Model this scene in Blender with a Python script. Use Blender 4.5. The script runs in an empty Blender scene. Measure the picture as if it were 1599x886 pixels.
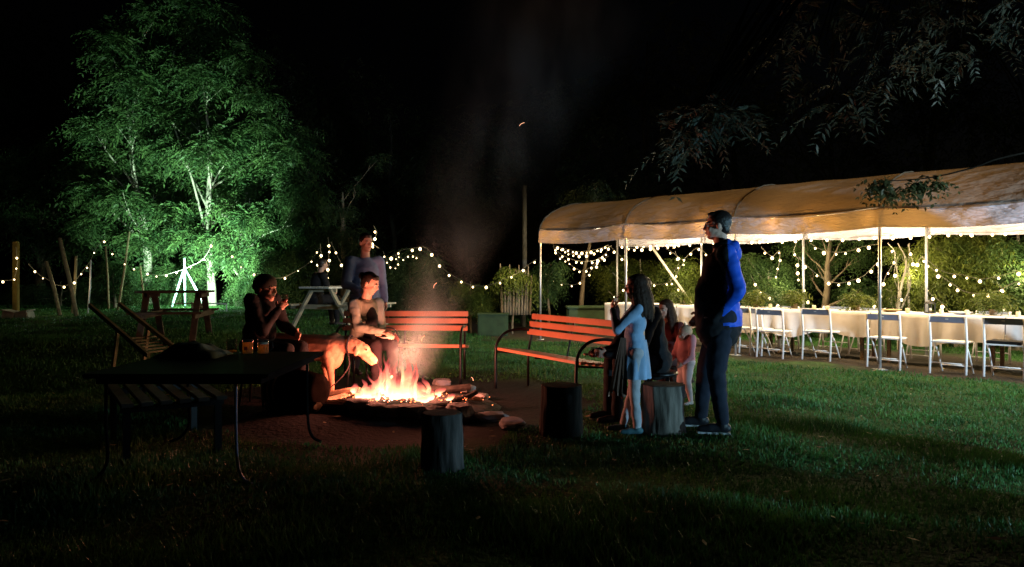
import bpy, bmesh, math, random
import numpy as np
from mathutils import Vector, Matrix, noise

SC = bpy.context.scene
COL = SC.collection
# ---------------------------------------------------------------- camera
FPX, CAMH, HOR = 1142.0, 1.4, 430.0
cam_d = bpy.data.cameras.new("camera"); cam = bpy.data.objects.new("camera", cam_d); COL.objects.link(cam)
cam.location = (0, 0, CAMH); cam.rotation_euler = (math.radians(90), 0, 0)
cam_d.sensor_width = 36; cam_d.lens = 36*FPX/1599; cam_d.shift_y = -13/1599.0
cam_d.clip_end = 500; cam_d.clip_start = .05
SC.camera = cam
# ---------------------------------------------------------------- night sky, exposure
w = bpy.data.worlds.new("World"); SC.world = w; w.use_nodes = True
nt = w.node_tree; bg = nt.nodes['Background']
sky = nt.nodes.new('ShaderNodeTexSky'); sky.sky_type = 'NISHITA'; sky.sun_disc = False
sky.sun_elevation = math.radians(-4); sky.sun_rotation = math.radians(75)
nt.links.new(sky.outputs[0], bg.inputs[0]); bg.inputs[1].default_value = 0.014
SC.view_settings.view_transform = 'Standard'; SC.view_settings.look = 'None'
SC.view_settings.exposure = 0; SC.view_settings.gamma = 1
try:
    SC.cycles.max_bounces = 6; SC.cycles.volume_bounces = 0; SC.cycles.sample_clamp_indirect = 3
    SC.cycles.volume_step_rate = 2.0; SC.cycles.transparent_max_bounces = 16
except Exception: pass

def lamp(name, kind, loc, power, color, size=.05, aim=None, angle=60, blend=.5):
    d = bpy.data.lights.new(name, kind); o = bpy.data.objects.new(name, d); COL.objects.link(o)
    o.location = loc; d.energy = power; d.color = color
    if kind in ('POINT', 'SPOT'): d.shadow_soft_size = size
    if kind == 'SPOT': d.spot_size = math.radians(angle); d.spot_blend = blend
    if aim: o.rotation_euler = (Vector(aim)-Vector(loc)).to_track_quat('-Z', 'Y').to_euler()
    return o
# floodlight of the yard standing right of the camera, out of frame; it rakes over the lawn
FLOOD = (6.2, 2.3, .52)
lamp('unseen_floodlight', 'SPOT', FLOOD, 1000, (.42, .80, 1.0), .03, (2.75, 6.0, .45), 52, .35)
lamp('unseen_floodlight', 'SPOT', (8.8, 6.9, 2.0), 420, (.40, .68, 1.0), .05, (1.8, 6.4, 1.35), 24, .6)  # extra blue spot added to light the standing man's back
lamp('unseen_floodlight', 'SPOT', (9.5, 1.5, 2.4), 5200, (.66, .88, 1.0), .08, (4.9, 9.8, 1.5), 54, 1.0)  # extra spot added to brighten the valance, chairs and right lawn
# the fire's own light
FIRE = Vector((-1.27, 8.0, 0.1))
for dx, dy, dz, p, c in ((0, 0, .24, 85, (1, .28, .15)), (.28, -.05, .16, 36, (1, .27, .17)), (-.28, -.12, .16, 36, (1, .25, .17)), (.05, .1, .42, 62, (1, .30, .17))):
    lamp('fire_light', 'POINT', (FIRE.x+dx, FIRE.y+dy, FIRE.z+dz), p, c, .10)
# the lit lamp under the trees at the left
TL = (-8.9, 20.6, .80)
lamp('tree_lamp', 'SPOT', TL, 10500, (.60, 1.0, .72), .12, (-10.6, 25.6, 3.6), 84, 1.0)
lamp('tree_lamp', 'POINT', (-9.9, 23.2, .75), 200, (.70, 1.0, .80), .08)

# ---------------------------------------------------------------- helpers
def P(px, py, d):
    return Vector(((px-799.5)/FPX*d, d, CAMH-(py-HOR)/FPX*d))
def sstep(t): t = max(0., min(1., t)); return t*t*(3-2*t)
def gz(x, y):
    z = .35*sstep((-x-.6)/3.4)*sstep((y-8.6)/4.5)
    z += .02*math.sin(x*1.3+y*.7)+.015*math.sin(x*2.9-y*1.7)+.012*math.sin(x*.6+y*3.1)
    z += .035*sstep((x-1.0)/1.5)*sstep((9.5-y)/2)*noise.noise(Vector((x*.9, y*1.5, 4)))
    return z

_m = {}
def mat(name, col, rough=.8, var=.25, scale=6, bump=.0, metal=0, stretch=None, col2=None, spec=.3, sheen=0):
    if name in _m: return _m[name]
    m = bpy.data.materials.new(name); m.use_nodes = True; n = m.node_tree.nodes; l = m.node_tree.links
    b = n['Principled BSDF']; b.inputs['Roughness'].default_value = rough; b.inputs['Metallic'].default_value = metal
    b.inputs['Specular IOR Level'].default_value = spec
    tc = n.new('ShaderNodeTexCoord'); mp = n.new('ShaderNodeMapping'); nz = n.new('ShaderNodeTexNoise')
    if stretch: mp.inputs['Scale'].default_value = stretch
    nz.inputs['Scale'].default_value = scale; nz.inputs['Detail'].default_value = 6
    rp = n.new('ShaderNodeValToRGB'); c = Vector(col)
    c2 = Vector(col2) if col2 else c*(1-var)
    c1 = c if col2 else c*(1+var)
    rp.color_ramp.elements[0].color = (*c2, 1); rp.color_ramp.elements[1].color = (*c1, 1)
    rp.color_ramp.elements[0].position = .33; rp.color_ramp.elements[1].position = .67
    l.new(tc.outputs['Object'], mp.inputs[0]); l.new(mp.outputs[0], nz.inputs[0]); l.new(nz.outputs[0], rp.inputs[0]); l.new(rp.outputs[0], b.inputs['Base Color'])
    if bump:
        bp = n.new('ShaderNodeBump'); bp.inputs['Strength'].default_value = bump; bp.inputs['Distance'].default_value = .02
        l.new(nz.outputs[0], bp.inputs['Height']); l.new(bp.outputs[0], b.inputs['Normal'])
    _m[name] = m; return m
def emis(name, col, s, sample=False):
    if name in _m: return _m[name]
    m = bpy.data.materials.new(name); m.use_nodes = True; n = m.node_tree.nodes; b = n['Principled BSDF']
    b.inputs['Base Color'].default_value = (*col, 1); b.inputs['Emission Color'].default_value = (*col, 1); b.inputs['Emission Strength'].default_value = s
    try: m.cycles.emission_sampling = 'FRONT' if sample else 'NONE'
    except Exception: pass
    _m[name] = m; return m
def leafmat(name, col, trans=.35):
    if name in _m: return _m[name]
    m = bpy.data.materials.new(name); m.use_nodes = True; n = m.node_tree.nodes; l = m.node_tree.links
    b = n['Principled BSDF']; b.inputs['Roughness'].default_value = .5; b.inputs['Specular IOR Level'].default_value = .3
    tc = n.new('ShaderNodeTexCoord'); nz = n.new('ShaderNodeTexNoise'); nz.inputs['Scale'].default_value = 1.7; nz.inputs['Detail'].default_value = 5
    rp = n.new('ShaderNodeValToRGB'); c = Vector(col)
    rp.color_ramp.elements[0].color = (c.x*.5, c.y*.6, c.z*.6, 1); rp.color_ramp.elements[1].color = (c.x*1.6, c.y*1.4, c.z*1.2, 1)
    rp.color_ramp.elements[0].position = .35; rp.color_ramp.elements[1].position = .68
    tr = n.new('ShaderNodeBsdfTranslucent'); mx = n.new('ShaderNodeMixShader'); mx.inputs[0].default_value = trans
    l.new(tc.outputs['Object'], nz.inputs[0]); l.new(nz.outputs[0], rp.inputs[0]); l.new(rp.outputs[0], b.inputs['Base Color']); l.new(rp.outputs[0], tr.inputs[0])
    l.new(b.outputs[0], mx.inputs[1]); l.new(tr.outputs[0], mx.inputs[2]); l.new(mx.outputs[0], n['Material Output'].inputs[0])
    _m[name] = m; return m
def glassmat(name, col, alpha=.25, trans=1.0, rough=.03):
    if name in _m: return _m[name]
    m = bpy.data.materials.new(name); m.use_nodes = True; n = m.node_tree.nodes; l = m.node_tree.links
    b = n['Principled BSDF']; b.inputs['Roughness'].default_value = rough; b.inputs['Base Color'].default_value = (.05, .05, .05, 1)
    b.inputs['Specular IOR Level'].default_value = .8
    t = n.new('ShaderNodeBsdfTransparent'); t.inputs[0].default_value = (*col, 1); mx = n.new('ShaderNodeMixShader'); mx.inputs[0].default_value = alpha
    l.new(t.outputs[0], mx.inputs[1]); l.new(b.outputs[0], mx.inputs[2]); l.new(mx.outputs[0], n['Material Output'].inputs[0])
    _m[name] = m; return m

def ortho(d):
    d = Vector(d).normalized(); a = Vector((0, 0, 1)) if abs(d.z) < .9 else Vector((1, 0, 0))
    u = d.cross(a).normalized(); return u, d.cross(u).normalized()
class MB:
    def __init__(s): s.v = []; s.f = []
    def add(s, v, f):
        k = len(s.v); s.v += [tuple(q) for q in v]; s.f += [tuple(i+k for i in q) for q in f]; return s
    def box(s, c, size, rot=None, bev=0):
        bm = bmesh.new(); bmesh.ops.create_cube(bm, size=1)
        for q in bm.verts: q.co = Vector((q.co.x*size[0], q.co.y*size[1], q.co.z*size[2]))
        if bev: bmesh.ops.bevel(bm, geom=bm.edges[:], offset=bev, segments=2, affect='EDGES')
        bm.verts.index_update(); R = rot if rot else Matrix.Identity(3)
        s.add([Vector(c)+R @ q.co for q in bm.verts], [[q.index for q in f.verts] for f in bm.faces]); bm.free(); return s
    def beam(s, a, b, wd, th, up=(0, 0, 1), bev=0):
        a = Vector(a); b = Vector(b); d = (b-a); L = d.length; d.normalize()
        u = Vector(up); sd = d.cross(u)
        if sd.length < 1e-3: sd = d.cross(Vector((1, 0, 0)))
        sd.normalize(); u = sd.cross(d).normalized()
        R = Matrix((d, sd, u)).transposed()
        return s.box((a+b)/2, (L, wd, th), R, bev)
    def tube(s, pts, rad, n=8, cap=True):
        pts = [Vector(p) for p in pts]
        if not hasattr(rad, '__len__'): rad = [rad]*len(pts)
        vs = []; fs = []; u = None
        for i, p in enumerate(pts):
            d = (pts[min(i+1, len(pts)-1)]-pts[max(i-1, 0)])
            if d.length < 1e-9: d = Vector((0, 0, 1))
            d.normalize()
            if u is None: u, _ = ortho(d)
            else:
                u = (u-d*u.dot(d));
                if u.length < 1e-6: u, _ = ortho(d)
                u.normalize()
            v_ = d.cross(u)
            for k in range(n):
                a = 2*math.pi*k/n; vs.append(p+(u*math.cos(a)+v_*math.sin(a))*rad[i])
        for i in range(len(pts)-1):
            for k in range(n): fs.append((i*n+k, i*n+(k+1) % n, (i+1)*n+(k+1) % n, (i+1)*n+k))
        if cap: fs.append(tuple(range(n-1, -1, -1))); fs.append(tuple((len(pts)-1)*n+k for k in range(n)))
        return s.add(vs, fs)
    def lathe(s, c, prof, n=20, noise_a=0, seed=0):
        vs = []; fs = []; c = Vector(c)
        for r, z in prof:
            for k in range(n):
                a = 2*math.pi*k/n; rr = r*(1+noise_a*noise.noise(Vector((math.cos(a)*2+seed, math.sin(a)*2, z*1.5)))) if noise_a else r
                vs.append(c+Vector((rr*math.cos(a), rr*math.sin(a), z)))
        for i in range(len(prof)-1):
            for k in range(n): fs.append((i*n+k, i*n+(k+1) % n, (i+1)*n+(k+1) % n, (i+1)*n+k))
        fs.append(tuple(range(n-1, -1, -1))); fs.append(tuple((len(prof)-1)*n+k for k in range(n)))
        return s.add(vs, fs)
    def ball(s, c, r, sub=2, R=None):
        bm = bmesh.new(); bmesh.ops.create_icosphere(bm, subdivisions=sub, radius=1)
        if not hasattr(r, '__len__'): r = (r, r, r)
        R = R or Matrix.Identity(3)
        s.add([Vector(c)+R @ Vector((q.co.x*r[0], q.co.y*r[1], q.co.z*r[2])) for q in bm.verts], [[q.index for q in f.verts] for f in bm.faces]); bm.free(); return s
    def build(s, name, m, parent=None, smooth=False, org=None):
        me = bpy.data.meshes.new(name)
        v = s.v
        if org is not None: org = Vector(org); v = [tuple(Vector(q)-org) for q in v]
        me.from_pydata(v, [], s.f); me.validate(); me.update()
        if m: me.materials.append(m)
        if smooth:
            me.polygons.foreach_set('use_smooth', [True]*len(me.polygons))
        o = bpy.data.objects.new(name, me); COL.objects.link(o)
        if parent: o.parent = parent
        if org is not None: o.location = org
        return o
def tag(o, label=None, cat=None, group=None, kind=None):
    if label: o['label'] = label
    if cat: o['category'] = cat
    if group: o['group'] = group
    if kind: o['kind'] = kind
    return o
def empty(name, loc, label, cat, group=None, rz=0):
    o = bpy.data.objects.new(name, None); COL.objects.link(o); o.location = loc; o.rotation_euler.z = rz; o.empty_display_size = .1
    return tag(o, label, cat, group)
def part(mb, name, m, root, smooth=False):
    """mesh given in world coordinates, stored relative to its (unrotated) root"""
    L = Vector(root.location)
    mb.v = [tuple(Vector(q)-L) for q in mb.v]
    return mb.build(name, m, root, smooth)
def copy_tree(o, parent=None):
    c = o.copy(); COL.objects.link(c); c.parent = parent
    for ch in o.children: copy_tree(ch, c)
    return c
rng = np.random.default_rng(7); random.seed(7)

# ---------------------------------------------------------------- tent frame coordinates
TU = Vector((.677, -.736, 0)); TN = Vector((.736, .677, 0)); T0 = Vector((5.42, 10.8, 0))
TW = 2.7; BAY = 2.373
def T(s, wq, z): return T0+TU*s+TN*wq+Vector((0, 0, z))
def on_tent(px, py, wq):
    """point on the vertical plane wq metres into the tent seen at that place"""
    d = Vector(((px-799.5)/FPX, 1, -(py-HOR)/FPX))
    t = (T0.dot(TN)+wq)/d.dot(TN); return Vector((0, 0, CAMH))+d*t

# ---------------------------------------------------------------- ground and grass
def build_ground():
    xs = np.concatenate([np.linspace(-200, -22, 12), np.linspace(-20, 14, 170), np.linspace(16, 200, 12)])
    ys = np.concatenate([np.linspace(-60, 0, 8), np.linspace(1, 32, 155), np.linspace(35, 300, 14)])
    v = [(x, y, gz(x, y)) for y in ys for x in xs]; nx = len(xs)
    f = [(j*nx+i, j*nx+i+1, (j+1)*nx+i+1, (j+1)*nx+i) for j in range(len(ys)-1) for i in range(nx-1)]
    mb = MB(); mb.v = v; mb.f = f
    m = bpy.data.materials.new('lawn_soil'); m.use_nodes = True; n = m.node_tree.nodes; l = m.node_tree.links
    b = n['Principled BSDF']; b.inputs['Roughness'].default_value = .95; b.inputs['Specular IOR Level'].default_value = .1
    g = n.new('ShaderNodeNewGeometry')
    n1 = n.new('ShaderNodeTexNoise'); n1.inputs['Scale'].default_value = 1.1; n1.inputs['Detail'].default_value = 8
    n2 = n.new('ShaderNodeTexNoise'); n2.inputs['Scale'].default_value = 22; n2.inputs['Detail'].default_value = 6
    l.new(g.outputs['Position'], n1.inputs[0]); l.new(g.outputs['Position'], n2.inputs[0])
    r1 = n.new('ShaderNodeValToRGB'); r1.color_ramp.elements[0].position = .38; r1.color_ramp.elements[1].position = .62
    r1.color_ramp.elements[0].color = (.02, .06, .02, 1); r1.color_ramp.elements[1].color = (.05, .13, .035, 1)
    r2 = n.new('ShaderNodeValToRGB'); r2.color_ramp.elements[0].color = (.030, .026, .022, 1); r2.color_ramp.elements[1].color = (.075, .064, .052, 1)
    l.new(n1.outputs[0], r1.inputs[0]); l.new(n2.outputs[0], r2.inputs[0])
    def dist(c, r0, r1_):
        d = n.new('ShaderNodeVectorMath'); d.operation = 'DISTANCE'; d.inputs[1].default_value = c; l.new(g.outputs['Position'], d.inputs[0])
        q = n.new('ShaderNodeMapRange'); q.inputs[1].default_value = r0; q.inputs[2].default_value = r1_; q.inputs[3].default_value = 1; q.inputs[4].default_value = 0
        ad = n.new('ShaderNodeMath'); ad.operation = 'MULTIPLY_ADD'; ad.inputs[1].default_value = 1.6; ad.inputs[2].default_value = -.8
        l.new(n1.outputs[0], ad.inputs[0]); s_ = n.new('ShaderNodeMath'); s_.operation = 'ADD'; l.new(d.outputs['Value'], s_.inputs[0]); l.new(ad.outputs[0], s_.inputs[1])
        l.new(s_.outputs[0], q.inputs[0]); return q.outputs[0]
    k1 = dist((FIRE.x, FIRE.y, 0), 1.7, 2.7)
    # worn earth under the tent: distance from the tent's middle line
    dp = n.new('ShaderNodeVectorMath'); dp.operation = 'DOT_PRODUCT'; dp.inputs[1].default_value = TN; l.new(g.outputs['Position'], dp.inputs[0])
    sb = n.new('ShaderNodeMath'); sb.operation = 'SUBTRACT'; sb.inputs[1].default_value = T0.dot(TN)+1.35; l.new(dp.outputs['Value'], sb.inputs[0])
    ab = n.new('ShaderNodeMath'); ab.operation = 'ABSOLUTE'; l.new(sb.outputs[0], ab.inputs[0])
    ad2 = n.new('ShaderNodeMath'); ad2.operation = 'MULTIPLY_ADD'; ad2.inputs[1].default_value = 2; l.new(n1.outputs[0], ad2.inputs[0]); l.new(ab.outputs[0], ad2.inputs[2])
    q2 = n.new('ShaderNodeMapRange'); q2.inputs[1].default_value = 2.3; q2.inputs[2].default_value = 3.1; q2.inputs[3].default_value = 1; q2.inputs[4].default_value = 0; l.new(ad2.outputs[0], q2.inputs[0])
    mxv = n.new('ShaderNodeMath'); mxv.operation = 'MAXIMUM'; l.new(k1, mxv.inputs[0]); l.new(q2.outputs[0], mxv.inputs[1])
    mx = n.new('ShaderNodeMix'); mx.data_type = 'RGBA'; l.new(mxv.outputs[0], mx.inputs[0]); l.new(r1.outputs[0], mx.inputs[6]); l.new(r2.outputs[0], mx.inputs[7]); k3 = dist((FIRE.x, FIRE.y, 0), 1.9, 2.6); mx3 = n.new('ShaderNodeMix'); mx3.data_type = 'RGBA'; l.new(k3, mx3.inputs[0]); l.new(mx.outputs[2], mx3.inputs[6]); mx3.inputs[7].default_value = (.014, .012, .012, 1); l.new(mx3.outputs[2], b.inputs['Base Color'])  # near-black ash ring round the fire, also standing in for rim shade
    bp = n.new('ShaderNodeBump'); bp.inputs['Strength'].default_value = .8; bp.inputs['Distance'].default_value = .03; l.new(n2.outputs[0], bp.inputs['Height']); l.new(bp.outputs[0], b.inputs['Normal'])
    o = mb.build('ground', m, smooth=True); tag(o, 'dark uneven garden ground', 'ground', kind='structure')
build_ground()
def build_grass(N=230000):
    y = 3.4*(26/3.4)**(rng.random(N)**.8); x = (rng.random(N)*2-1)*y*.74
    d = np.hypot(x-FIRE.x, y-FIRE.y)
    wt = (x*TN.x+y*TN.y)-T0.dot(TN)
    nn = np.array([noise.noise(Vector((a*1.3, b*1.3, 0))) for a, b in zip(x, y)])
    keep = (d > 2.1+nn*.6) & ~((wt > -.35+nn*.5) & (wt < 3.1+nn*.5)) & (nn+rng.random(N)*.9 > -.05)
    x = x[keep]; y = y[keep]; nn = nn[keep]; N = len(x)
    z = np.array([gz(a, b) for a, b in zip(x, y)])
    n2_ = np.array([noise.noise(Vector((a*.55+5, b*.9, 3))) for a, b in zip(x, y)]); h = (.012+.030*rng.random(N)**1.5+.045*np.clip(nn+n2_, 0, 1))*(1+y*.01); wd = .0022+.0006*y
    a = rng.random(N)*6.283; lean = (rng.random(N))*h*.9; b2 = rng.random(N)*6.283
    v = np.zeros((N, 3, 3))
    v[:, 0] = np.stack([x-np.cos(a)*wd, y-np.sin(a)*wd, z-.004], 1); v[:, 1] = np.stack([x+np.cos(a)*wd, y+np.sin(a)*wd, z-.004], 1)
    v[:, 2] = np.stack([x+np.cos(b2)*lean, y+np.sin(b2)*lean, z+h], 1)
    me = bpy.data.meshes.new('grass'); me.from_pydata(v.reshape(-1, 3), [], np.arange(N*3).reshape(-1, 3)); me.materials.append(leafmat('grass_blade', (.048, .15, .040), .3))
    o = bpy.data.objects.new('grass', me); COL.objects.link(o); tag(o, 'short green lawn grass around the fire and tent', 'grass', kind='stuff')
build_grass()
def build_litter(N=170):
    y = 3.6*(18/3.6)**rng.random(N); x = (rng.random(N)*2-1)*y*.72; V = []
    for a, b in zip(x, y):
        t = random.random()*6.28; L = random.uniform(.02, .045); wv = L*.4; z = gz(a, b)+random.uniform(.02, .045); tl = random.uniform(-.01, .012)
        d = Vector((math.cos(t), math.sin(t), 0)); s_ = Vector((-d.y, d.x, 0)); c = Vector((a, b, z)); V += [c-d*L, c+s_*wv+Vector((0, 0, tl)), c+d*L+Vector((0, 0, tl)), c-s_*wv]
    me = bpy.data.meshes.new('fallen_leaves'); me.from_pydata([tuple(q) for q in V], [], np.arange(len(V)).reshape(-1, 4).tolist()); me.materials.append(mat('dry_leaf', (.24, .22, .10), .8, .4, 3))
    o = bpy.data.objects.new('fallen_leaves', me); COL.objects.link(o); tag(o, 'small dry leaves scattered over the lawn', 'leaves', kind='stuff')
build_litter()

# ---------------------------------------------------------------- tent
canvas = bpy.data.materials.new('tent_canvas'); canvas.use_nodes = True
def _canvas():
    n = canvas.node_tree.nodes; l = canvas.node_tree.links; b = n['Principled BSDF']; b.inputs['Roughness'].default_value = .95; b.inputs['Specular IOR Level'].default_value = .04
    tc = n.new('ShaderNodeTexCoord'); mp = n.new('ShaderNodeMapping'); mp.inputs['Rotation'].default_value = (0, 0, math.atan2(.736, .677)); mp.inputs['Scale'].default_value = (.5, 1, 3)
    nz = n.new('ShaderNodeTexNoise'); nz.inputs['Scale'].default_value = 2.2; nz.inputs['Detail'].default_value = 5
    rp = n.new('ShaderNodeValToRGB'); rp.color_ramp.elements[0].color = (.14, .125, .112, 1); rp.color_ramp.elements[1].color = (.19, .17, .152, 1)
    tr = n.new('ShaderNodeBsdfTranslucent'); tr.inputs[0].default_value = (.40, .26, .13, 1); mx = n.new('ShaderNodeMixShader'); mx.inputs[0].default_value = .05
    bp = n.new('ShaderNodeBump'); bp.inputs['Strength'].default_value = 1; bp.inputs['Distance'].default_value = .2
    l.new(tc.outputs['Object'], mp.inputs[0]); l.new(mp.outputs[0], nz.inputs[0]); l.new(nz.outputs[0], rp.inputs[0]); l.new(rp.outputs[0], b.inputs['Base Color'])
    l.new(nz.outputs[0], bp.inputs['Height']); l.new(bp.outputs[0], b.inputs['Normal']); l.new(bp.outputs[0], tr.inputs['Normal'])
    l.new(b.outputs[0], mx.inputs[1]); l.new(tr.outputs[0], mx.inputs[2]); l.new(mx.outputs[0], n['Material Output'].inputs[0])
_canvas()
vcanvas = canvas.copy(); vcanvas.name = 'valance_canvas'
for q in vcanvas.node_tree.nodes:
    if q.type == 'VALTORGB': q.color_ramp.elements[0].color = (.42, .43, .54, 1); q.color_ramp.elements[1].color = (.55, .56, .68, 1)  # bluish tint in the valance colour stands in for outside floodlight
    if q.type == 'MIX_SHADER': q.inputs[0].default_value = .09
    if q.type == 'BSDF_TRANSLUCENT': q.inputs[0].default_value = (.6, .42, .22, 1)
pole_m = mat('galvanised_pole', (.42, .43, .45), .4, .2, 9, metal=.6)
seam_m = mat('canvas_seam', (.05, .035, .03), .8)
SMIN, SMAX = -3*BAY, 2*BAY
def eave(s):   # seam height: peaks over posts, sags between
    k = abs(math.sin(math.pi*(s-SMIN)/BAY)); return 2.40-.075*k
def bott(s):
    k = abs(math.sin(math.pi*(s-SMIN)/BAY)); return 2.11-.05*k
PROF = [(0, 0), (.05, .10), (.16, .24), (.36, .37), (.65, .49), (1.0, .60), (1.35, .65), (1.7, .60), (2.05, .49), (2.34, .37), (2.54, .24), (2.65, .10), (2.7, 0)]
def build_tent():
    root = empty('party_tent', T(SMIN, 1.35, 0), 'long beige canvas party tent with open sides glowing warm from string lights', 'tent')
    n = 120; mb = MB(); vs = []
    for i in range(n+1):
        s = SMIN+(SMAX-SMIN)*i/n; k = abs(math.sin(math.pi*(s-SMIN)/BAY))
        for wq, dz in PROF:
            sag = .05*k*(dz/.65)
            q = T(s, wq, eave(s)*(1-dz/.65)+2.375*dz/.65+dz*(1.05-.012*max(0, s+1.5))-sag*.3+.022*noise.noise(Vector((s*1.7, wq*4, 2)))+.03*noise.noise(Vector((s*.5, wq*9, 7))))
            vs.append(q)
    m_ = len(PROF); fs = [(i*m_+j, (i+1)*m_+j, (i+1)*m_+j+1, i*m_+j+1) for i in range(n) for j in range(m_-1)]
    mb.add(vs, fs); rf = part(mb, 'roof', canvas, root, True)
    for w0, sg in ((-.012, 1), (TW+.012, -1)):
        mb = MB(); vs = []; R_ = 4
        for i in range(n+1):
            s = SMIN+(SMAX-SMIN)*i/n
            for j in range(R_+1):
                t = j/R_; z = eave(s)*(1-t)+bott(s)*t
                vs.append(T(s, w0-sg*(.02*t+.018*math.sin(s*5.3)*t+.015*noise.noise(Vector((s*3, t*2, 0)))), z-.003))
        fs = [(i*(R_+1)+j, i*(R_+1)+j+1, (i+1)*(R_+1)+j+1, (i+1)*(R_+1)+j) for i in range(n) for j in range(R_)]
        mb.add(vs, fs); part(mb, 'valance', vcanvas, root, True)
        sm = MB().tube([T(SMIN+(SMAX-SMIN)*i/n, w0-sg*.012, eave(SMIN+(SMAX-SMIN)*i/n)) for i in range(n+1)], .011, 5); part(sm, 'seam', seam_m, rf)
    for s in (SMIN, SMAX):  # end valances
        mb = MB(); vs = []
        for i in range(25):
            wq = TW*i/24
            hi = np.interp(wq, [p[0] for p in PROF], [p[1] for p in PROF])
            vs += [T(s-.005, wq, eave(s)+hi), T(s-.02, wq, eave(s)+hi-.22-.05*abs(math.sin(i*.7)))]
        mb.add(vs, [(2*i, 2*i+1, 2*i+3, 2*i+2) for i in range(24)]); part(mb, 'end_valance', canvas, root, True)
    for k in range(6):
        s = SMIN+k*BAY
        sb_ = {0: 0, 1: 0, 2: -.06, 3: -.22}.get(k, -.2)
        for wq, ds in ((.03, 0), (TW-.03, sb_)):
            a = T(s+ds, wq, gz(*T(s+ds, wq, 0)[:2])); pp = MB().tube([a, T(s+ds, wq, 2.40)], .024, 10); pp.box(a+Vector((0, 0, .006)), (.16, .16, .012)); part(pp, 'post', pole_m, root, True)
        arc = MB().tube([T(s, wq, 2.38+dz-.035) for wq, dz in PROF[1:-1]], .02, 8); arc.tube([T(s, .03, 2.36), T(s, TW-.03, 2.36)], .015, 6); part(arc, 'roof_hoop', pole_m, root, True)
        rb = MB().tube([T(s, wq, 2.40*(1-dz/.65)+2.375*dz/.65+dz*(1.05-.012*max(0, s+1.5))+.014+.0*k) for wq, dz in PROF], .012, 5); part(rb, 'roof_rib', mat('rib_tape', (.16, .12, .08), .8), root, True)
    for wq in (.05, 1.35, TW-.05):
        dz = {.05: 0, 1.35: .60, TW-.05: 0}[wq]
        part(MB().tube([T(SMIN, wq, 2.36+dz), T(SMAX, wq, 2.36+dz)], .018, 8), 'purlin', pole_m, root, True)
    for (a, b) in ((on_tent(1016, 383, TW), on_tent(1080, 474, TW)),):
        part(MB().tube([a, b], .03, 8), 'brace', mat('pale_brace', (.6, .58, .5), .6), root, True)
build_tent()
P_ = P
# warm light of the bulb strings under the roof
for s, wq, z, p in [(-6.6, 1.0, 2.2, 30), (-5.2, 2.0, 2.15, 34), (-4.0, .8, 2.2, 34), (-2.8, 2.1, 2.15, 36), (-1.6, .8, 2.2, 36), (-.5, 2.1, 2.1, 36), (.6, .9, 2.2, 36), (1.8, 2.1, 2.15, 36), (3.2, 1.2, 2.2, 36)]:
    lamp('bulb_string_light', 'POINT', T(s, wq, z-.18), p*2.9, (1.0, .76, .46), .12)
for s, wq, z, p in [(-5.5, 3.4, 1.5, 26), (-3.2, 3.6, 1.5, 26), (-.8, 3.6, 1.4, 26), (1.0, 3.7, 1.5, 30), (2.4, 3.6, 1.4, 30)]:
    lamp('bulb_string_light', 'POINT', T(s, wq, z), p*2.1, (1.0, .80, .40), .10)
for px, py, d in [(660, 396, 16.6), (735, 438, 17.2), (800, 425, 16.9), (508, 405, 16.0), (588, 380, 12.8), (100, 440, 19.5), (20, 425, 19.6), (440, 428, 21.2)]:
    lamp('bulb_string_light', 'POINT', P_(px, py, d), 11, (1.0, .78, .42), .08)
for px, py, wq in [(1272, 345, .18), (1212, 350, .15), (1310, 352, .2), (1367, 344, .2), (1045, 357, .2), (990, 362, .2), (858, 369, .2), (880, 369, .2), (1120, 352, .2), (1100, 352, .15), (1450, 348, .3), (1420, 350, .3), (1540, 345, .3)]:
    lamp('bulb_string_light', 'POINT', on_tent(px, py, wq), 16, (1.0, .55, .14), .02)
# ---------------------------------------------------------------- string lights
bulb_m = emis('warm_bulb', (1.0, .74, .38), 7)
wire_m = mat('pale_cable', (.16, .15, .12), .6)
_bulb = MB().ball((0, 0, 0), (1, 1, 1.15), 2).build('bulb', bulb_m, None, True); _bm = _bulb.data; bpy.data.objects.remove(_bulb)
def spline(pts, n=10):
    pts = [Vector(p) for p in pts]
    if len(pts) < 3: return [pts[0].lerp(pts[-1], i/n) for i in range(n+1)]
    q = [pts[0]*2-pts[1]]+pts+[pts[-1]*2-pts[-2]]; out = []
    for i in range(1, len(q)-2):
        a, b, c, d = q[i-1:i+3]
        for k in range(n):
            t = k/n; out.append(.5*((2*b)+(c-a)*t+(2*a-5*b+4*c-d)*t*t+(3*b-3*c+d-a)*t*t*t))
    return out+[pts[-1]]
SLG = 'warm bulb strings hung around the garden'
def garland(pts, label, gap=.30, r=.026, jit=.35):
    c = spline(pts); root = empty('string_lights', c[0], label, 'string lights', SLG)
    part(MB().tube(c, .0035 if c[0].y < 18 else .007, 4), 'cable', wire_m, root)
    acc = gap*.3
    for a, b in zip(c, c[1:]):
        acc += (b-a).length
        if acc > gap:
            acc = 0 if random.random() < .8 else gap*jit
            o = bpy.data.objects.new('bulb', _bm); COL.objects.link(o); o.parent = root
            q = b-c[0]; rr = r*random.uniform(.55, 1.2); o.location = q+Vector((random.uniform(-.02, .02), 0, -.03-rr*.5)); o.scale = (rr,)*3
def PX(lst, d): return [P(a, b, d) for a, b in lst]
def TX(lst, wq): return [on_tent(a, b, wq) for a, b in lst]
garland(PX([(-25, 439), (0, 438), (20, 436), (27, 415), (25, 386)], 20), 'string of warm bulbs at the far left edge rising up a yellow lit post', .28)
garland(PX([(44, 412), (60, 428), (75, 437), (92, 446), (112, 443), (126, 428), (141, 408)], 20), 'sagging bulb string between the leaning timbers and the thin white post')
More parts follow.
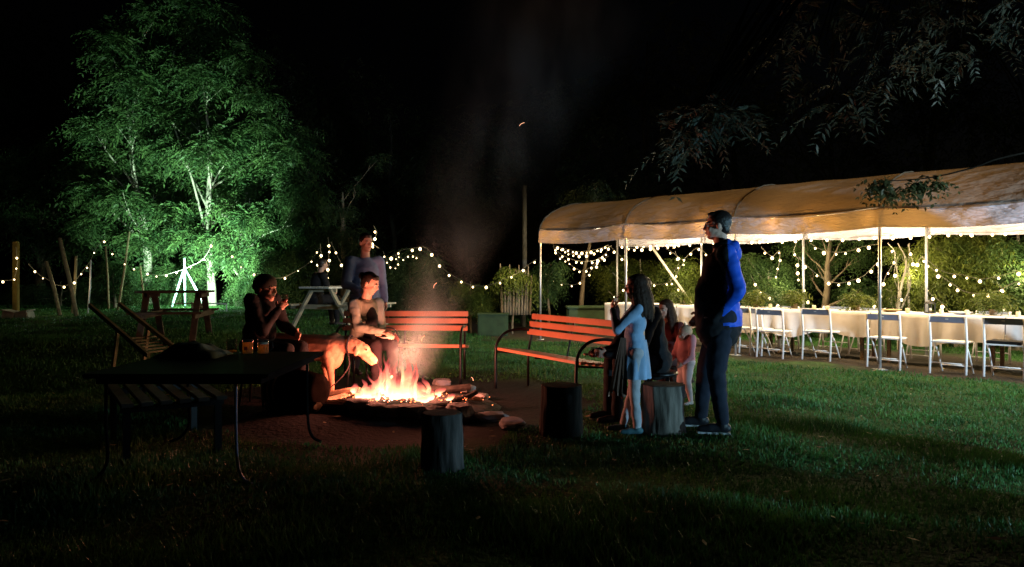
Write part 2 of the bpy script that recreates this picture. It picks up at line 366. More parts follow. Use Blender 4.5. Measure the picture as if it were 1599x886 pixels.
garland(PX([(141, 408), (152, 385), (163, 376), (176, 395), (200, 414), (215, 421), (245, 430), (270, 426), (290, 419), (318, 404), (333, 376)], 21.5), 'long bulb string sagging through the green lit bushes to the pale trunk', .42)
garland(PX([(352, 384), (372, 412), (395, 426), (418, 433), (440, 434), (462, 424), (484, 409), (500, 385)], 21.5), 'bulb string sagging behind the head of the man in the dark cap', .42)
garland(PX([(512, 371), (515, 388), (513, 402), (514, 412), (512, 425), (509, 436), (506, 446)], 16.5), 'bulb string hanging straight down above the white topped picnic table', .19)
garland(PX([(517, 378), (526, 398), (533, 413), (536, 425)], 16.8), 'short bulb string hanging just right of the straight hanging one', .3)
garland(PX([(500, 380), (501, 400), (496, 410), (499, 432), (501, 444)], 16.3), 'short bulb string hanging just left of the straight hanging one', .34)
garland(PX([(583, 352), (588, 362), (586, 370), (579, 379), (586, 384), (592, 388)], 13), 'little bulb cluster beside the head of the standing person in pale blue', .12)
garland(PX([(598, 392), (604, 408), (612, 418), (622, 412), (618, 398), (630, 404), (640, 398), (652, 402)], 17), 'tangle of tiny warm bulbs on the left side of the round bush', .13, .016)
garland(PX([(600, 410), (612, 401), (628, 391), (646, 388), (662, 386), (672, 394), (682, 408), (697, 424), (715, 435), (732, 444), (752, 447), (772, 443), (792, 434), (810, 426), (820, 417), (838, 405)], 17), 'long bulb string sagging from the round bush over the fire to the tent', .30, .03)
garland(TX([(862, 380), (872, 394), (885, 402), (905, 408), (928, 407), (944, 398), (952, 386)], 1.2), 'thick pale swag of bulbs near the left tent end', .26)
garland(TX([(866, 383), (885, 389), (905, 393), (930, 390), (950, 383)], 1.6), 'shallow top swag of bulbs at the left tent end', .15)
garland(TX([(864, 386), (874, 402), (886, 408), (894, 416), (908, 423), (922, 418), (934, 408), (942, 398)], 2.2), 'middle swag of bulbs at the left tent end', .2)
garland(TX([(845, 418), (862, 434), (880, 443), (900, 444), (916, 431), (932, 413), (950, 400)], 2.6), 'lowest swag of bulbs left of the long haired girl', .3)
garland(TX([(870, 384), (890, 396), (912, 398), (935, 392), (955, 384)], 1.9), 'second shallow swag of bulbs at the left tent end', .2)
garland(TX([(952, 384), (965, 396), (975, 407), (980, 416)], 2.5), 'short bulb string hanging between the two leftmost back tent posts', .28)
garland(TX([(962, 380), (985, 388), (1010, 387), (1040, 384), (1060, 382)], 2.3), 'nearly straight bulb string under the eave above the long haired girl', .22)
garland(TX([(950, 455), (960, 462), (975, 450), (990, 440), (1010, 442), (1035, 444), (1052, 434), (1062, 418), (1070, 405)], 3.2), 'low bulb string sagging from the girl to the diagonal brace', .32)
garland(TX([(1040, 388), (1055, 398), (1066, 406), (1075, 398), (1090, 387), (1104, 398)], 2.6), 'bulb string looping around the top of the back post left of the man', .2)
garland(TX([(1054, 392), (1060, 412), (1052, 425), (1046, 437), (1060, 452)], 3.0), 'bulb string hanging down beside the yellow green foliage left of the man', .22)
garland(TX([(1188, 386), (1205, 400), (1217, 392), (1217, 407), (1215, 420), (1211, 435)], 2.7), 'zigzag bulb string just right of the standing man', .17)
garland(TX([(1172, 430), (1185, 452), (1200, 462), (1212, 474), (1224, 478)], 2.9), 'low bulb string in the bushes close to the blue jacket', .22)
garland(TX([(1247, 402), (1262, 417), (1283, 434), (1296, 440), (1314, 442), (1330, 438), (1347, 432), (1358, 422), (1372, 408)], 2.6), 'deep swag of bulbs between the two middle back posts of the tent', .27)
garland(TX([(1262, 378), (1280, 389), (1300, 394), (1322, 393), (1345, 386), (1372, 381)], 2.0), 'shallow swag of bulbs hanging in the top of the middle bay', .19)
garland(TX([(1242, 382), (1240, 395), (1247, 407), (1244, 422), (1250, 440), (1257, 458), (1264, 476)], 2.72), 'bulb string climbing the back post right of the standing man', .22)
garland(TX([(1386, 380), (1396, 392), (1397, 406), (1390, 420), (1382, 434), (1377, 452), (1366, 478)], 2.3), 'bulb string hanging from the eave to the table beside the front post', .2)
garland(TX([(1418, 382), (1424, 404), (1430, 417), (1438, 402), (1446, 406)], 2.6), 'v shaped bulb string left of the rightmost back post', .18)
garland(TX([(1402, 400), (1396, 430), (1404, 456), (1414, 478)], 2.7), 'bulb string dangling over the table among curved stems', .45)
garland(TX([(1440, 400), (1452, 416), (1472, 433), (1490, 445), (1508, 456), (1538, 459), (1562, 453), (1580, 443), (1605, 436)], 2.7), 'long low swag of bulbs crossing the right hand foliage', .22)
garland(TX([(1448, 406), (1465, 420), (1482, 427), (1505, 430), (1532, 436), (1560, 431), (1585, 425), (1610, 421)], 3.1), 'upper swag of bulbs crossing the right hand foliage', .28)
garland(TX([(1443, 438), (1452, 458), (1468, 471), (1482, 487)], 2.8), 'short bulb string hanging from the rightmost back post to the table', .18)
garland(TX([(1556, 440), (1565, 455), (1566, 470), (1568, 486)], 2.9), 'short bulb string hanging behind the rightmost potted plant', .18)
garland([T(-7.0+i*.6, 2.62, 2.12-.02*(i % 2)) for i in range(19)], 'straight line of bulbs along the back eave of the tent', .26)
garland([T(-6.9+i*.5, .25, 2.26-.03*(i % 3)) for i in range(23)], 'bulb line fixed behind the front valance of the tent', .34, .022)

# ---------------------------------------------------------------- foliage
def leaves(clumps, nsp, leaf=.10, rach=.45, droop=.6, aspect=.3, pairs=6, seed=0):
    r = np.random.default_rng(seed); C = np.array([c[0] for c in clumps], float); R = np.array([c[1] for c in clumps], float)
    Wt = R**2; idx = r.choice(len(C), nsp, p=Wt/Wt.sum())
    d = r.normal(size=(nsp, 3)); d /= np.linalg.norm(d, axis=1)[:, None]
    o = C[idx]+d*R[idx][:, None]*(r.random(nsp)**.45)[:, None]*np.array([1, 1, .7])
    dr = d*.7+r.normal(size=(nsp, 3))*.45; dr[:, 2] = dr[:, 2]*.35-.15*droop; dr /= np.linalg.norm(dr, axis=1)[:, None]
    L = rach*(.6+.8*r.random(nsp)); V = []
    up = np.array([0, 0, 1.]); side = np.cross(dr, up); side /= np.linalg.norm(side, axis=1)[:, None]+1e-9
    roll = r.normal(size=nsp)*.5; nrm = np.cross(side, dr)
    side = side*np.cos(roll)[:, None]+nrm*np.sin(roll)[:, None]
    for k in range(pairs):
        t = (k+1)/pairs
        base = o+dr*(L*t)[:, None]-up*(droop*L*t*t*.8)[:, None]
        for sg in (-1, 1):
            ll = leaf*(.75+.5*r.random(nsp))*(1-.35*t)
            ld = side*sg+dr*(.55+r.normal(size=nsp)[:, None]*.2)+r.normal(size=(nsp, 3))*.18; ld[:, 2] -= droop*.45; ld /= np.linalg.norm(ld, axis=1)[:, None]
            wv = np.cross(ld, nrm+r.normal(size=(nsp, 3))*.3); wv /= np.linalg.norm(wv, axis=1)[:, None]+1e-9
            tip = base+ld*ll[:, None]; mid = base+ld*(ll*.45)[:, None]; hw = (ll*aspect*.5)[:, None]
            tip2 = tip.copy(); tip2[:, 2] -= ll*.15
            V.append(np.stack([base, mid-wv*hw, tip2, mid+wv*hw], 1))
    V = np.concatenate(V).reshape(-1, 3); return V
def leaf_obj(V, name, m, root):
    V = V-np.array(root.location); me = bpy.data.meshes.new(name); me.from_pydata(V, [], np.arange(len(V)).reshape(-1, 4)); me.materials.append(m)
    o = bpy.data.objects.new(name, me); COL.objects.link(o); o.parent = root; return o
bark_m = mat('bark', (.16, .13, .09), .9, .4, 14, .8, stretch=(1, 1, .25))
pale_bark = mat('pale_bark', (.36, .33, .26), .85, .3, 10, .6, stretch=(1, 1, .3))
lf_green = leafmat('ash_leaf', (.060, .12, .042)); lf_yel = leafmat('robinia_leaf', (.10, .14, .028)); lf_dark = leafmat('dark_leaf', (.03, .045, .02)); lf_grey = leafmat('grey_leaf', (.045, .062, .048))
lf_con = leafmat('conifer_leaf', (.04, .07, .03))
TG = 'trees and bushes around the garden'
def wob(a, b, n, amp, seed):
    a = Vector(a); b = Vector(b); out = []
    for i in range(n+1):
        t = i/n; q = a.lerp(b, t); k = amp*math.sin(math.pi*min(1, t*1.0))+amp*.3*t
        out.append(q+Vector((noise.noise(Vector((t*2.2, seed, 0))), noise.noise(Vector((t*2.2, seed, 9))), 0))*k)
    return out
def tree(name, label, base, top, r0, clumps, nsp, m, leaf=.1, rach=.45, droop=.6, bark=None, seed=0, limbs=14, aspect=.3, cat='tree', extra=(), pairs=6, group=TG, high=None):
    base = Vector((base[0], base[1], gz(base[0], base[1])-.05)) ; top = Vector(top)
    root = empty(name, base+Vector((0, 0, .05)), label, cat, group)
    tk = wob(base, top, 12, (top-base).length*.05, seed)
    mb = MB().tube(tk, [r0*(1-.85*(i/12)) for i in range(13)], 9)
    cs = sorted(clumps, key=lambda c: -c[1])[:limbs]
    for k, (c, rr) in enumerate(cs):
        c = Vector(c); t = max(.15, min(.92, ((c.z-base.z)/(top.z-base.z+1e-6))*.8-.08)); t = high or t; i = int(t*12); a = tk[i]
        rad = r0*(1-.85*t)*(.22 if high else .5); br = wob(a, c, 6, (c-a).length*.10, seed+k*3.1)
        mb.tube(br, [max(.008, rad*(1-.8*j/6)) for j in range(7)], 6)
        for q in range(2):
            e = c+Vector((random.uniform(-1, 1), random.uniform(-1, 1), random.uniform(-.5, .8)))*rr*.8
            mb.tube(wob(br[4], e, 4, .05, seed+k+q), [rad*.3+.006, rad*.25+.005, rad*.2+.004, .006, .004], 5)
    for e in extra: mb.tube(spline(e[0], 5), np.linspace(e[1], e[1]*.35, (len(e[0])-1)*5+1).tolist(), 7)
    part(mb, 'trunk', bark or bark_m, root, True)
    leaf_obj(leaves(clumps, nsp, leaf, rach, droop, aspect, pairs, seed+1), 'crown', m, root); return root
def cl(lst, d, dj=.8, seed=0):
    """clumps given by where they stand in view, at a real depth each with its own offset"""
    r = random.Random(seed); out = []
    for (a, b, rr) in lst:
        dd = d+r.uniform(-dj, dj); out.append((tuple(P(a, b, dd)), rr/FPX*dd*(.70 if d > 20 else 1)))
    return out
# green lit trees at the left
tree('ash_tree', 'tall green lit tree with slightly leaning pale trunk, left of the bright one', P(236, 470, 26)[:2], P(196, 130, 26.4), .17,
     cl([(185, 90, 36), (225, 60, 40), (170, 150, 40), (215, 130, 45), (150, 200, 34), (200, 190, 42), (160, 250, 38), (205, 255, 45), (150, 300, 36), (190, 315, 45), (225, 340, 36), (130, 320, 26), (120, 270, 24), (175, 60, 30), (235, 25, 30), (120, 380, 24), (300, 10, 30), (240, 290, 40), (235, 385, 30), (150, 350, 28), (215, 375, 30)], 26.2, 1.2, 1), 2700, lf_green, .24, .7, .55, pale_bark, 1)
tree('ash_tree', 'tallest green lit tree with upright whitish trunk and wide bright crown', P(332, 472, 25)[:2], P(318, 120, 26.0), .15,
     cl([(290, 20, 40), (340, 30, 38), (400, 150, 30), (385, 90, 30), (485, 300, 28), (330, 65, 45), (275, 100, 45), (320, 120, 48), (255, 170, 40), (300, 180, 48), (270, 235, 44), (325, 235, 48), (370, 215, 44), (415, 200, 40), (455, 215, 40), (300, 290, 40), (350, 290, 46), (395, 270, 44), (440, 265, 40), (270, 330, 36), (300, 370, 34), (365, 330, 36), (255, 370, 26), (450, 235, 36), (480, 250, 26)], 26.0, 1.3, 2), 3600, lf_green, .24, .7, .55, pale_bark, 2,
     extra=[([P(330, 400, 25), P(300, 280, 25.5), P(262, 160, 26), P(272, 80, 26)], .045), ([P(333, 330, 25), P(370, 340, 25), P(387, 300, 25.3)], .06)])
tree('ash_tree', 'slender green lit tree behind the man in the dark cap', P(372, 470, 25.3)[:2], P(384, 300, 25.3), .12,
     cl([(395, 340, 34), (440, 325, 36), (470, 300, 34), (420, 370, 34), (455, 365, 36), (480, 340, 30), (405, 395, 26), (380, 300, 30), (345, 370, 22), (350, 395, 20)], 25, 1.0, 3), 2100, lf_green, .20, .6, .9, pale_bark, 3, extra=[([P(372, 400, 25.3), P(360, 345, 25.2), P(352, 330, 25)], .04), ([P(372, 390, 25.3), P(386, 350, 25.2), P(390, 310, 25)], .04)])
tree('weeping_bush', 'drooping green bush lit bright behind the seated man, right of his head', P(445, 472, 23)[:2], P(440, 400, 23), .07,
     cl([(430, 405, 26), (455, 400, 28), (475, 395, 24), (440, 440, 26), (465, 440, 26), (425, 455, 18), (450, 462, 16)], 23, .6, 4), 1500, lf_green, .12, .45, 1.3, pale_bark, 4, cat='bush')
tree('bush', 'dark green bush between the thin white post and the leaning pale trunk', P(180, 478, 23)[:2], P(176, 430, 23), .06,
     cl([(165, 440, 26), (190, 450, 24), (205, 425, 20), (175, 415, 22), (150, 462, 16), (200, 465, 16)], 23, .6, 5), 900, lf_green, .12, .35, .6, bark_m, 5, cat='bush')
tree('bush', 'bright green bush behind the tripod left of the whitish trunk', P(275, 474, 25.5)[:2], P(275, 430, 25.5), .05,
     cl([(265, 425, 26), (290, 440, 26), (275, 455, 20), (250, 450, 20), (305, 420, 20), (300, 460, 16)], 25.5, .5, 6), 1100, lf_green, .13, .4, .6, pale_bark, 6, cat='bush')
tree('bush', 'green bush just right of the whitish trunk under the slender tree', P(395, 474, 24.6)[:2], P(392, 440, 24.6), .05,
     cl([(385, 440, 24), (405, 450, 24), (372, 455, 18), (410, 430, 20)], 24.6, .5, 16), 900, lf_green, .12, .4, .9, pale_bark, 16, cat='bush')
tree('tree', 'dim tree at the far left behind the leaning timbers', P(60, 475, 29)[:2], P(70, 250, 29), .22,
     cl([(40, 330, 50), (95, 300, 50), (60, 250, 55), (100, 230, 40), (20, 270, 50), (110, 360, 36), (60, 380, 40), (0, 350, 45)], 29, 1.5, 7), 1500, lf_green, .17, .6, .6, bark_m, 7)
tree('bush', 'low dim bush below the bulb string between the leaning timbers', P(95, 478, 25)[:2], P(95, 440, 25), .05,
     cl([(60, 455, 20), (85, 462, 18), (120, 460, 20), (30, 460, 20), (135, 445, 18)], 25, .6, 17), 700, lf_green, .12, .35, .6, bark_m, 17, cat='bush')
tree('conifer', 'dark conifer rising over the picnic table behind the standing person', P(540, 470, 22)[:2], P(535, 300, 22), .15,
     cl([(535, 330, 26), (520, 365, 28), (550, 370, 30), (505, 395, 24), (565, 400, 28), (530, 420, 34), (560, 440, 30), (500, 440, 20), (590, 250, 16), (560, 290, 18)], 22, .8, 8), 1500, lf_con, .10, .35, .5, bark_m, 8)
tree('round_bush', 'round dark green bush with bulbs across its top beside the smoke', P(640, 480, 17.6)[:2], P(640, 410, 17.6), .07,
     cl([(615, 415, 22), (640, 405, 26), (665, 412, 22), (610, 445, 26), (640, 440, 30), (672, 440, 26), (600, 470, 20), (640, 470, 28), (680, 468, 22), (695, 445, 12)], 17.9, .5, 9), 2400, lf_con, .07, .26, .7, bark_m, 9, cat='bush')
tree('bush', 'pale leaved bush lit by bulbs left of the tall grey pole', P(735, 490, 18)[:2], P(735, 440, 18), .04,
     cl([(715, 450, 16), (740, 458, 18), (765, 455, 16), (750, 475, 16), (720, 475, 14)], 18.2, .4, 10), 700, lf_yel, .09, .26, .6, bark_m, 10, cat='bush')
tree('reed_clump', 'tall clump of upright reeds in front of the grey pole', P(800, 490, 17.5)[:2], P(802, 420, 17.5), .03,
     cl([(795, 425, 12), (812, 430, 12), (828, 440, 10)], 17.5, .3, 11), 240, lf_yel, .13, .3, 1.2, bark_m, 11, cat='plant', limbs=3,
     extra=[([P(784+i*4.3, 492, 17.5), P(783+i*4.5+(i % 3), 450, 17.5), P(781+i*4.9, 412+(i*37) % 22, 17.4)], .035) for i in range(11)])
tree('bush', 'leafy bush hanging just inside the left tent post', P(856, 492, 19)[:2], P(856, 420, 19), .05,
     cl([(852, 420, 14), (862, 438, 16), (850, 455, 14), (868, 415, 12)], 19, .4, 12), 500, lf_green, .09, .26, .8, bark_m, 12, cat='bush')
# foliage behind the tent
def TC(lst, wq, dj=.4, seed=0):
    r = random.Random(seed); out = []
    for (a, b, rr) in lst:
        q = on_tent(a, b, wq+r.uniform(-dj, dj)); out.append((tuple(q), rr/FPX*q.y))
    return out
tree('robinia_tree', 'yellow green leafy tree behind the tent above the long haired girl', on_tent(1000, 485, 4.3)[:2], on_tent(1000, 405, 4.3), .08,
     TC([(950, 425, 18), (975, 418, 22), (1005, 425, 24), (1035, 428, 22), (1060, 415, 22), (1085, 428, 18), (960, 450, 20), (990, 455, 20), (1025, 460, 22), (1060, 455, 24), (1080, 470, 16)], 4.2, .5, 21), 2300, lf_yel, .085, .34, .8, pale_bark, 21)
tree('robinia_tree', 'dense green tree behind the tent right next to the blue jacket', on_tent(1200, 490, 4.2)[:2], on_tent(1200, 420, 4.2), .08,
     TC([(1180, 440, 22), (1205, 450, 26), (1190, 470, 22), (1220, 440, 22), (1228, 468, 20), (1170, 410, 20), (1208, 415, 20), (1150, 450, 20)], 4.2, .5, 22), 2000, lf_green, .08, .32, .7, pale_bark, 22)
tree('robinia_tree', 'shaded tree with thick leaning trunk behind the middle tent bay', on_tent(1285, 492, 4.6)[:2], on_tent(1300, 330, 4.6), .10,
     TC([(1260, 425, 22), (1320, 462, 22), (1275, 400, 20), (1345, 450, 20), (1300, 400, 18), (1250, 380, 22), (1340, 400, 20), (1330, 350, 30), (1270, 340, 30)], 4.8, .5, 23), 1400, lf_green, .08, .32, .7, bark_m, 23)
tree('sapling', 'thin many stemmed sapling in the middle of the tent view right of the front post', on_tent(1402, 490, 3.3)[:2], on_tent(1398, 400, 3.3), .02,
     TC([(1395, 455, 12), (1405, 440, 12), (1388, 465, 10), (1415, 460, 10), (1398, 392, 12)], 3.4, .2, 24), 260, lf_yel, .08, .24, .6, pale_bark, 24, limbs=5,
     extra=[([on_tent(1402, 490, 3.3), on_tent(1407, 450, 3.3), on_tent(1415, 410, 3.3), on_tent(1402, 380, 3.3)], .03), ([on_tent(1420, 490, 3.5), on_tent(1418, 440, 3.5), on_tent(1420, 380, 3.5)], .03), ([on_tent(1405, 488, 3.4), on_tent(1422, 440, 3.4), on_tent(1408, 400, 3.4)], .02)])
tree('robinia_tree', 'large tree with long drooping leaves filling the right end of the tent view', on_tent(1500, 500, 4.4)[:2], on_tent(1495, 360, 4.4), .12,
     TC([(1460, 400, 24), (1490, 395, 28), (1520, 405, 28), (1475, 430, 24), (1505, 440, 28), (1540, 430, 24), (1465, 380, 22), (1500, 470, 22), (1545, 460, 20), (1450, 450, 16), (1525, 370, 26)], 4.1, .5, 25), 2100, lf_yel, .13, .5, 1.3, pale_bark, 25, aspect=.24)
tree('robinia_tree', 'dark leaved tree at the right frame edge behind the tent', on_tent(1590, 505, 4.6)[:2], on_tent(1590, 360, 4.6), .12,
     TC([(1575, 400, 24), (1600, 430, 28), (1580, 460, 24), (1610, 390, 26), (1560, 380, 18), (1620, 470, 26)], 4.5, .5, 26), 1500, lf_green, .11, .42, 1.2, pale_bark, 26)
# dark wood beyond everything
for k, (px, d, h, rr) in enumerate([(-60, 34, 11, 3.4), (120, 36, 14, 3.8), (300, 37, 13, 3.6), (480, 35, 12, 3.3), (610, 34, 9, 3.0), (730, 38, 8, 3.0), (870, 33, 10, 3.2), (1010, 30, 11, 3.2), (1150, 29, 11, 3.2), (1300, 27, 11, 3.2), (1450, 25, 11, 3.0), (1600, 24, 11, 3.0)]):
    q = P(px, 470, d); r_ = random.Random(k)
    cc = [((q.x+r_.uniform(-rr, rr), d+r_.uniform(-1.5, 1.5), r_.uniform(1.2, h)), r_.uniform(1.0, 1.9)) for _ in range(22)]
    lab = ['leftmost', 'second from left', 'third from left', 'fourth from left', 'fifth from left', 'sixth from left', 'sixth from right', 'fifth from right', 'fourth from right', 'third from right', 'second from right', 'rightmost'][k]
    tree('background_tree', lab+' of the black trees standing farthest back', (q.x, d), (q.x, d, h), .16, cc, 1300, lf_dark, .22, .7, .5, mat('black_bark', (.02, .018, .015), .9), 50+k, group='black trees farthest back')
# overhanging tree at the right, its trunk stands outside the frame
OC = [(P(1075, 205, 6.6), .26), (P(1050, 232, 6.6), .18), (P(1130, 178, 6.5), .26), (P(1165, 190, 6.5), .16), (P(1100, 175, 6.6), .18)]
O2 = [(P(1300, 165, 7), .28), (P(1345, 140, 7.2), .25), (P(1240, 30, 7), .3), (P(1300, 10, 7), .35), (P(1380, 110, 7.2), .35), (P(1250, 100, 7), .3), (P(1420, 40, 7.4), .5), (P(1500, 60, 7.4), .6)]
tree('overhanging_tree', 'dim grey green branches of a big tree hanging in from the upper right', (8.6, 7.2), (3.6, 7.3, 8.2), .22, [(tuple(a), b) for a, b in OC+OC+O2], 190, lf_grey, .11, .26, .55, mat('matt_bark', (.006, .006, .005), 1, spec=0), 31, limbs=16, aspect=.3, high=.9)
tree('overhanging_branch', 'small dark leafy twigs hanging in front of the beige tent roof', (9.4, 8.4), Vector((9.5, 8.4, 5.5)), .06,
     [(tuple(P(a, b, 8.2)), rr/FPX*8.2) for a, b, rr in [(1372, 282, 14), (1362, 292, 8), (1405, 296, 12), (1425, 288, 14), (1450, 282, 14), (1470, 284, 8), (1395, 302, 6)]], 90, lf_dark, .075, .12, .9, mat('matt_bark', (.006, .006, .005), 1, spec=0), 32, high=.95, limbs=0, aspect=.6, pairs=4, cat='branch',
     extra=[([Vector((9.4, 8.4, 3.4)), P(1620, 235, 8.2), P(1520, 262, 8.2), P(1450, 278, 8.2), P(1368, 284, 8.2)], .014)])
tree('treetop', 'black leaf fringe touching the left end of the tent roof', (1.75, 19.4), P(925, 300, 18.6), .08,
     [(tuple(P(a, b, 18.6)), rr/FPX*18.6) for a, b, rr in [(905, 310, 10), (925, 305, 12), (945, 310, 12), (960, 304, 10), (900, 300, 14), (930, 290, 16)]], 260, lf_dark, .12, .3, 1.4, bark_m, 33, limbs=4, cat='tree')
# ---------------------------------------------------------------- tables and chairs under the tent
white_metal = mat('white_metal', (.86, .86, .88), .4, .05, 12)
steel_dark = mat('blue_grey_metal', (.22, .26, .36), .4, .1, 10, metal=.1)
cloth_m = mat('white_cloth', (.78, .78, .82), .9, .07, 5, .3)
wood_m = mat('weathered_wood', (.22, .16, .10), .8, .35, 6, .5, stretch=(1, 6, 6))
RT = Matrix((TU, TN, Vector((0, 0, 1)))).transposed()
def folding_chair(label, s, wq, turn=0, flip=False):
    base = T(s, wq, 0); base.z = gz(base.x, base.y)
    root = empty('folding_chair', base, label, 'chair', 'white folding chairs along the long tables')
    def L(u, v, z):
        if flip: v = -v; u = -u
        c, s_ = math.cos(turn), math.sin(turn); return TU*(u*c-v*s_)+TN*(u*s_+v*c)+Vector((0, 0, z))
    hw = .23
    for sg in (-1, 1):
        MB().tube([L(sg*hw, -.20, 0), L(sg*hw, -.155, .44), L(sg*hw, -.215, .82)], .0185, 8).build('back_leg', white_metal, root, True)
        MB().tube([L(sg*(hw-.03), .22, 0), L(sg*(hw-.03), .03, .30), L(sg*(hw-.03), -.12, .47)], .0125, 8).build('front_leg', white_metal, root, True)
    d0 = L(0, 1, 0).normalized()
    MB().beam(L(-hw+.01, .01, .455), L(hw-.01, .01, .455), .36, .022, bev=.006).build('seat', white_metal, root)
    br = MB(); br.beam(L(-hw-.012, -.212, .775), L(hw+.012, -.212, .775), .014, .085, bev=.004).build('backrest', steel_dark, root)
    MB().beam(L(-.02, -.224, .783), L(.02, -.224, .783), .003, .014).build('handle_hole', mat('bright_edge', (.8, .8, .8), .3), root)
    MB().tube([L(-hw, -.175, .16), L(hw, -.175, .16)], .009, 6).build('rear_crossbar', white_metal, root, True)
    MB().tube([L(-hw+.03, .17, .10), L(hw-.03, .17, .10)], .009, 6).build('front_crossbar', white_metal, root, True)
    return root
def s_at(px, wq):
    q = on_tent(px, 470, wq); return (q-T0).dot(TU)
chl = [(1046, .42, 'white folding chair between the long haired girl and the standing man'), (1160, .42, 'white folding chair half hidden behind the blue jacket'), (1182, .62, 'white folding chair just right of the blue jacket, turned slightly'),
       (1210, .38, 'white folding chair, second to the right of the blue jacket'), (1283, .38, 'white folding chair in the middle of the gap left of the front tent post'), (1386, .36, 'white folding chair directly behind the front tent post'),
       (1487, .36, 'white folding chair, first one to the right of the front tent post'), (1572, .36, 'white folding chair cut by the right frame edge')]
for i, (px, wq, lab) in enumerate(chl): folding_chair(lab, s_at(px, wq), wq, [0, .05, -.12, .03, -.03, .04, -.02, .06][i])
for i, (px, lab) in enumerate([(1222, 'folding chair on the far side of the table, behind the second near chair'), (1300, 'folding chair on the far side of the table, left of the front post'), (1352, 'folding chair on the far side of the table, closest left of the front post'), (1440, 'folding chair on the far side of the table, right of the front post'), (1545, 'folding chair on the far side of the table, near the right edge')]):
    folding_chair(lab, s_at(px, 2.15), 2.15, [0, .1, -.1, .05, 0][i], True)
TW0, TW1, TZ = 1.0, 1.72, .79
tlabs = ['leftmost long table under the tent, beside the girl', 'second long table from the left, behind the man', 'long table in the middle, right of the blue jacket', 'long table behind the front tent post', 'rightmost long table under the tent']
for i in range(5):
    s0 = -6.05+i*1.86; s1 = s0+1.84; c = T((s0+s1)/2, (TW0+TW1)/2, 0)
    root = empty('banquet_table', c, tlabs[i], 'table', 'long tables standing end to end under the tent')
    part(MB().beam(T(s0, 1.36, TZ-.03), T(s1, 1.36, TZ-.03), .70, .03), 'tabletop', wood_m, root)
    for sg in (s0+.2, s1-.2):
        for wq in (TW0+.12, TW1-.12):
            part(MB().beam(T(sg, wq, 0.0), T(sg, wq, TZ-.045), .05, .05, up=TU), 'leg', wood_m, root)
def cloth(i, s0, s1):
    root = empty('tablecloth', T(s0, TW0, TZ), ['white cloth over the leftmost long table', 'white cloth over the table behind the man', 'white cloth over the middle table, hanging low between chairs', 'white cloth over the table behind the front tent post', 'white cloth over the rightmost long table'][i], 'tablecloth', 'white cloths over the long tables')
    mb = MB(); n = 90; vs = []; cols = []
    for a in range(n+1):
        s = s0+(s1-s0)*a/n
        drop = .41+.05*math.sin(s*2.6+1)+.04*math.sin(s*6.1)+.02*noise.noise(Vector((s*5, i, 0)))
        fold = .030*math.sin(s*17+3*math.sin(s*3))+.02*noise.noise(Vector((s*8, 4, i)))
        row = []
        for k in range(9):
            t = 1-k/8; row.append(T(s, TW0-.03-(fold+.02)*t, TZ+.004-drop*t))
        row.append(T(s, TW0-.015, TZ+.008)); row += [T(s, TW0+(TW1-TW0)*q/5, TZ+.008+.002*math.sin(s*9+q*2)) for q in range(6)]
        row += [T(s, TW1+.03+(fold+.02)*q/4, TZ-.30*q/4) for q in range(1, 5)]
        vs += row; m_ = len(row)
    fs = [(a*m_+j, (a+1)*m_+j, (a+1)*m_+j+1, a*m_+j+1) for a in range(n) for j in range(m_-1)]
    mb.add(vs, fs); o = part(mb, 'cloth', cloth_m, root, True)
for i in range(5): cloth(i, -6.08+i*1.862, -6.08+i*1.862+1.85)
# end drop of the leftmost cloth is its own hanging flap: things on the tables
pot_m = mat('clay_pot', (.30, .22, .15), .8)
for i, (px, h, lab) in enumerate([(1240, .22, 'low leafy potted plant on the middle table by the back post'), (1337, .20, 'small bushy potted plant left of the front tent post'), (1551, .26, 'spiky potted plant on the table near the right frame edge'), (1180, .14, 'small potted plant close behind the blue jacket'), (1066, .12, 'tiny potted plant on the table left of the standing man')]):
    b = on_tent(px, 470, 1.45); b.z = TZ+.012
    root = empty('potted_plant', b, lab, 'plant', 'potted plants on the long tables')
    MB().lathe((0, 0, 0), [(.045, 0), (.05, .01), (.06, .08), (.062, .09), (.05, .09), (.045, .07)], 14).build('pot', pot_m, root, True)
    leaf_obj(leaves([((b.x, b.y, b.z+.12+h*.45), .09+h*.3)], 130, .075, .16, .5, .4, 4, 60+i), 'foliage', lf_yel, root)
b = on_tent(1452, 478, 1.3); b.z = TZ+.012
root = empty('lantern', b, 'small dark lantern with leaves on the table right of the front post', 'lantern')
lm = mat('dark_iron', (.03, .03, .03), .5, metal=.5)
MB().box((0, 0, .012), (.12, .12, .02)).build('base', lm, root); MB().lathe((0, 0, .15), [(.085, 0), (.06, .03), (.012, .06), (.012, .08)], 8).build('lid', lm, root)
for a, c in ((-.05, -.05), (.05, -.05), (.05, .05), (-.05, .05)): MB().box((a, c, .085), (.01, .01, .13)).build('bar', lm, root)
MB().lathe((0, 0, .022), [(.025, 0), (.025, .06)], 12).build('candle', mat('wax', (.8, .75, .6), .5), root, True)
for i, (px, wq) in enumerate([(1391, 1.35), (1500, 1.3)]):
    b = on_tent(px, 470, wq); b.z = TZ+.012
    root = empty('serving_bowl', b, ['shallow wicker bowl on the table just right of the front post', 'flat white serving dish on the table left of the spiky plant'][i], 'bowl')
    MB().lathe((0, 0, 0), [(.07, 0), (.08, .004), (.16, .035), (.165, .04), (.155, .038), (.07, .012)], 24).build('dish', [mat('wicker', (.45, .33, .16), .8), cloth_m][i], root, True)
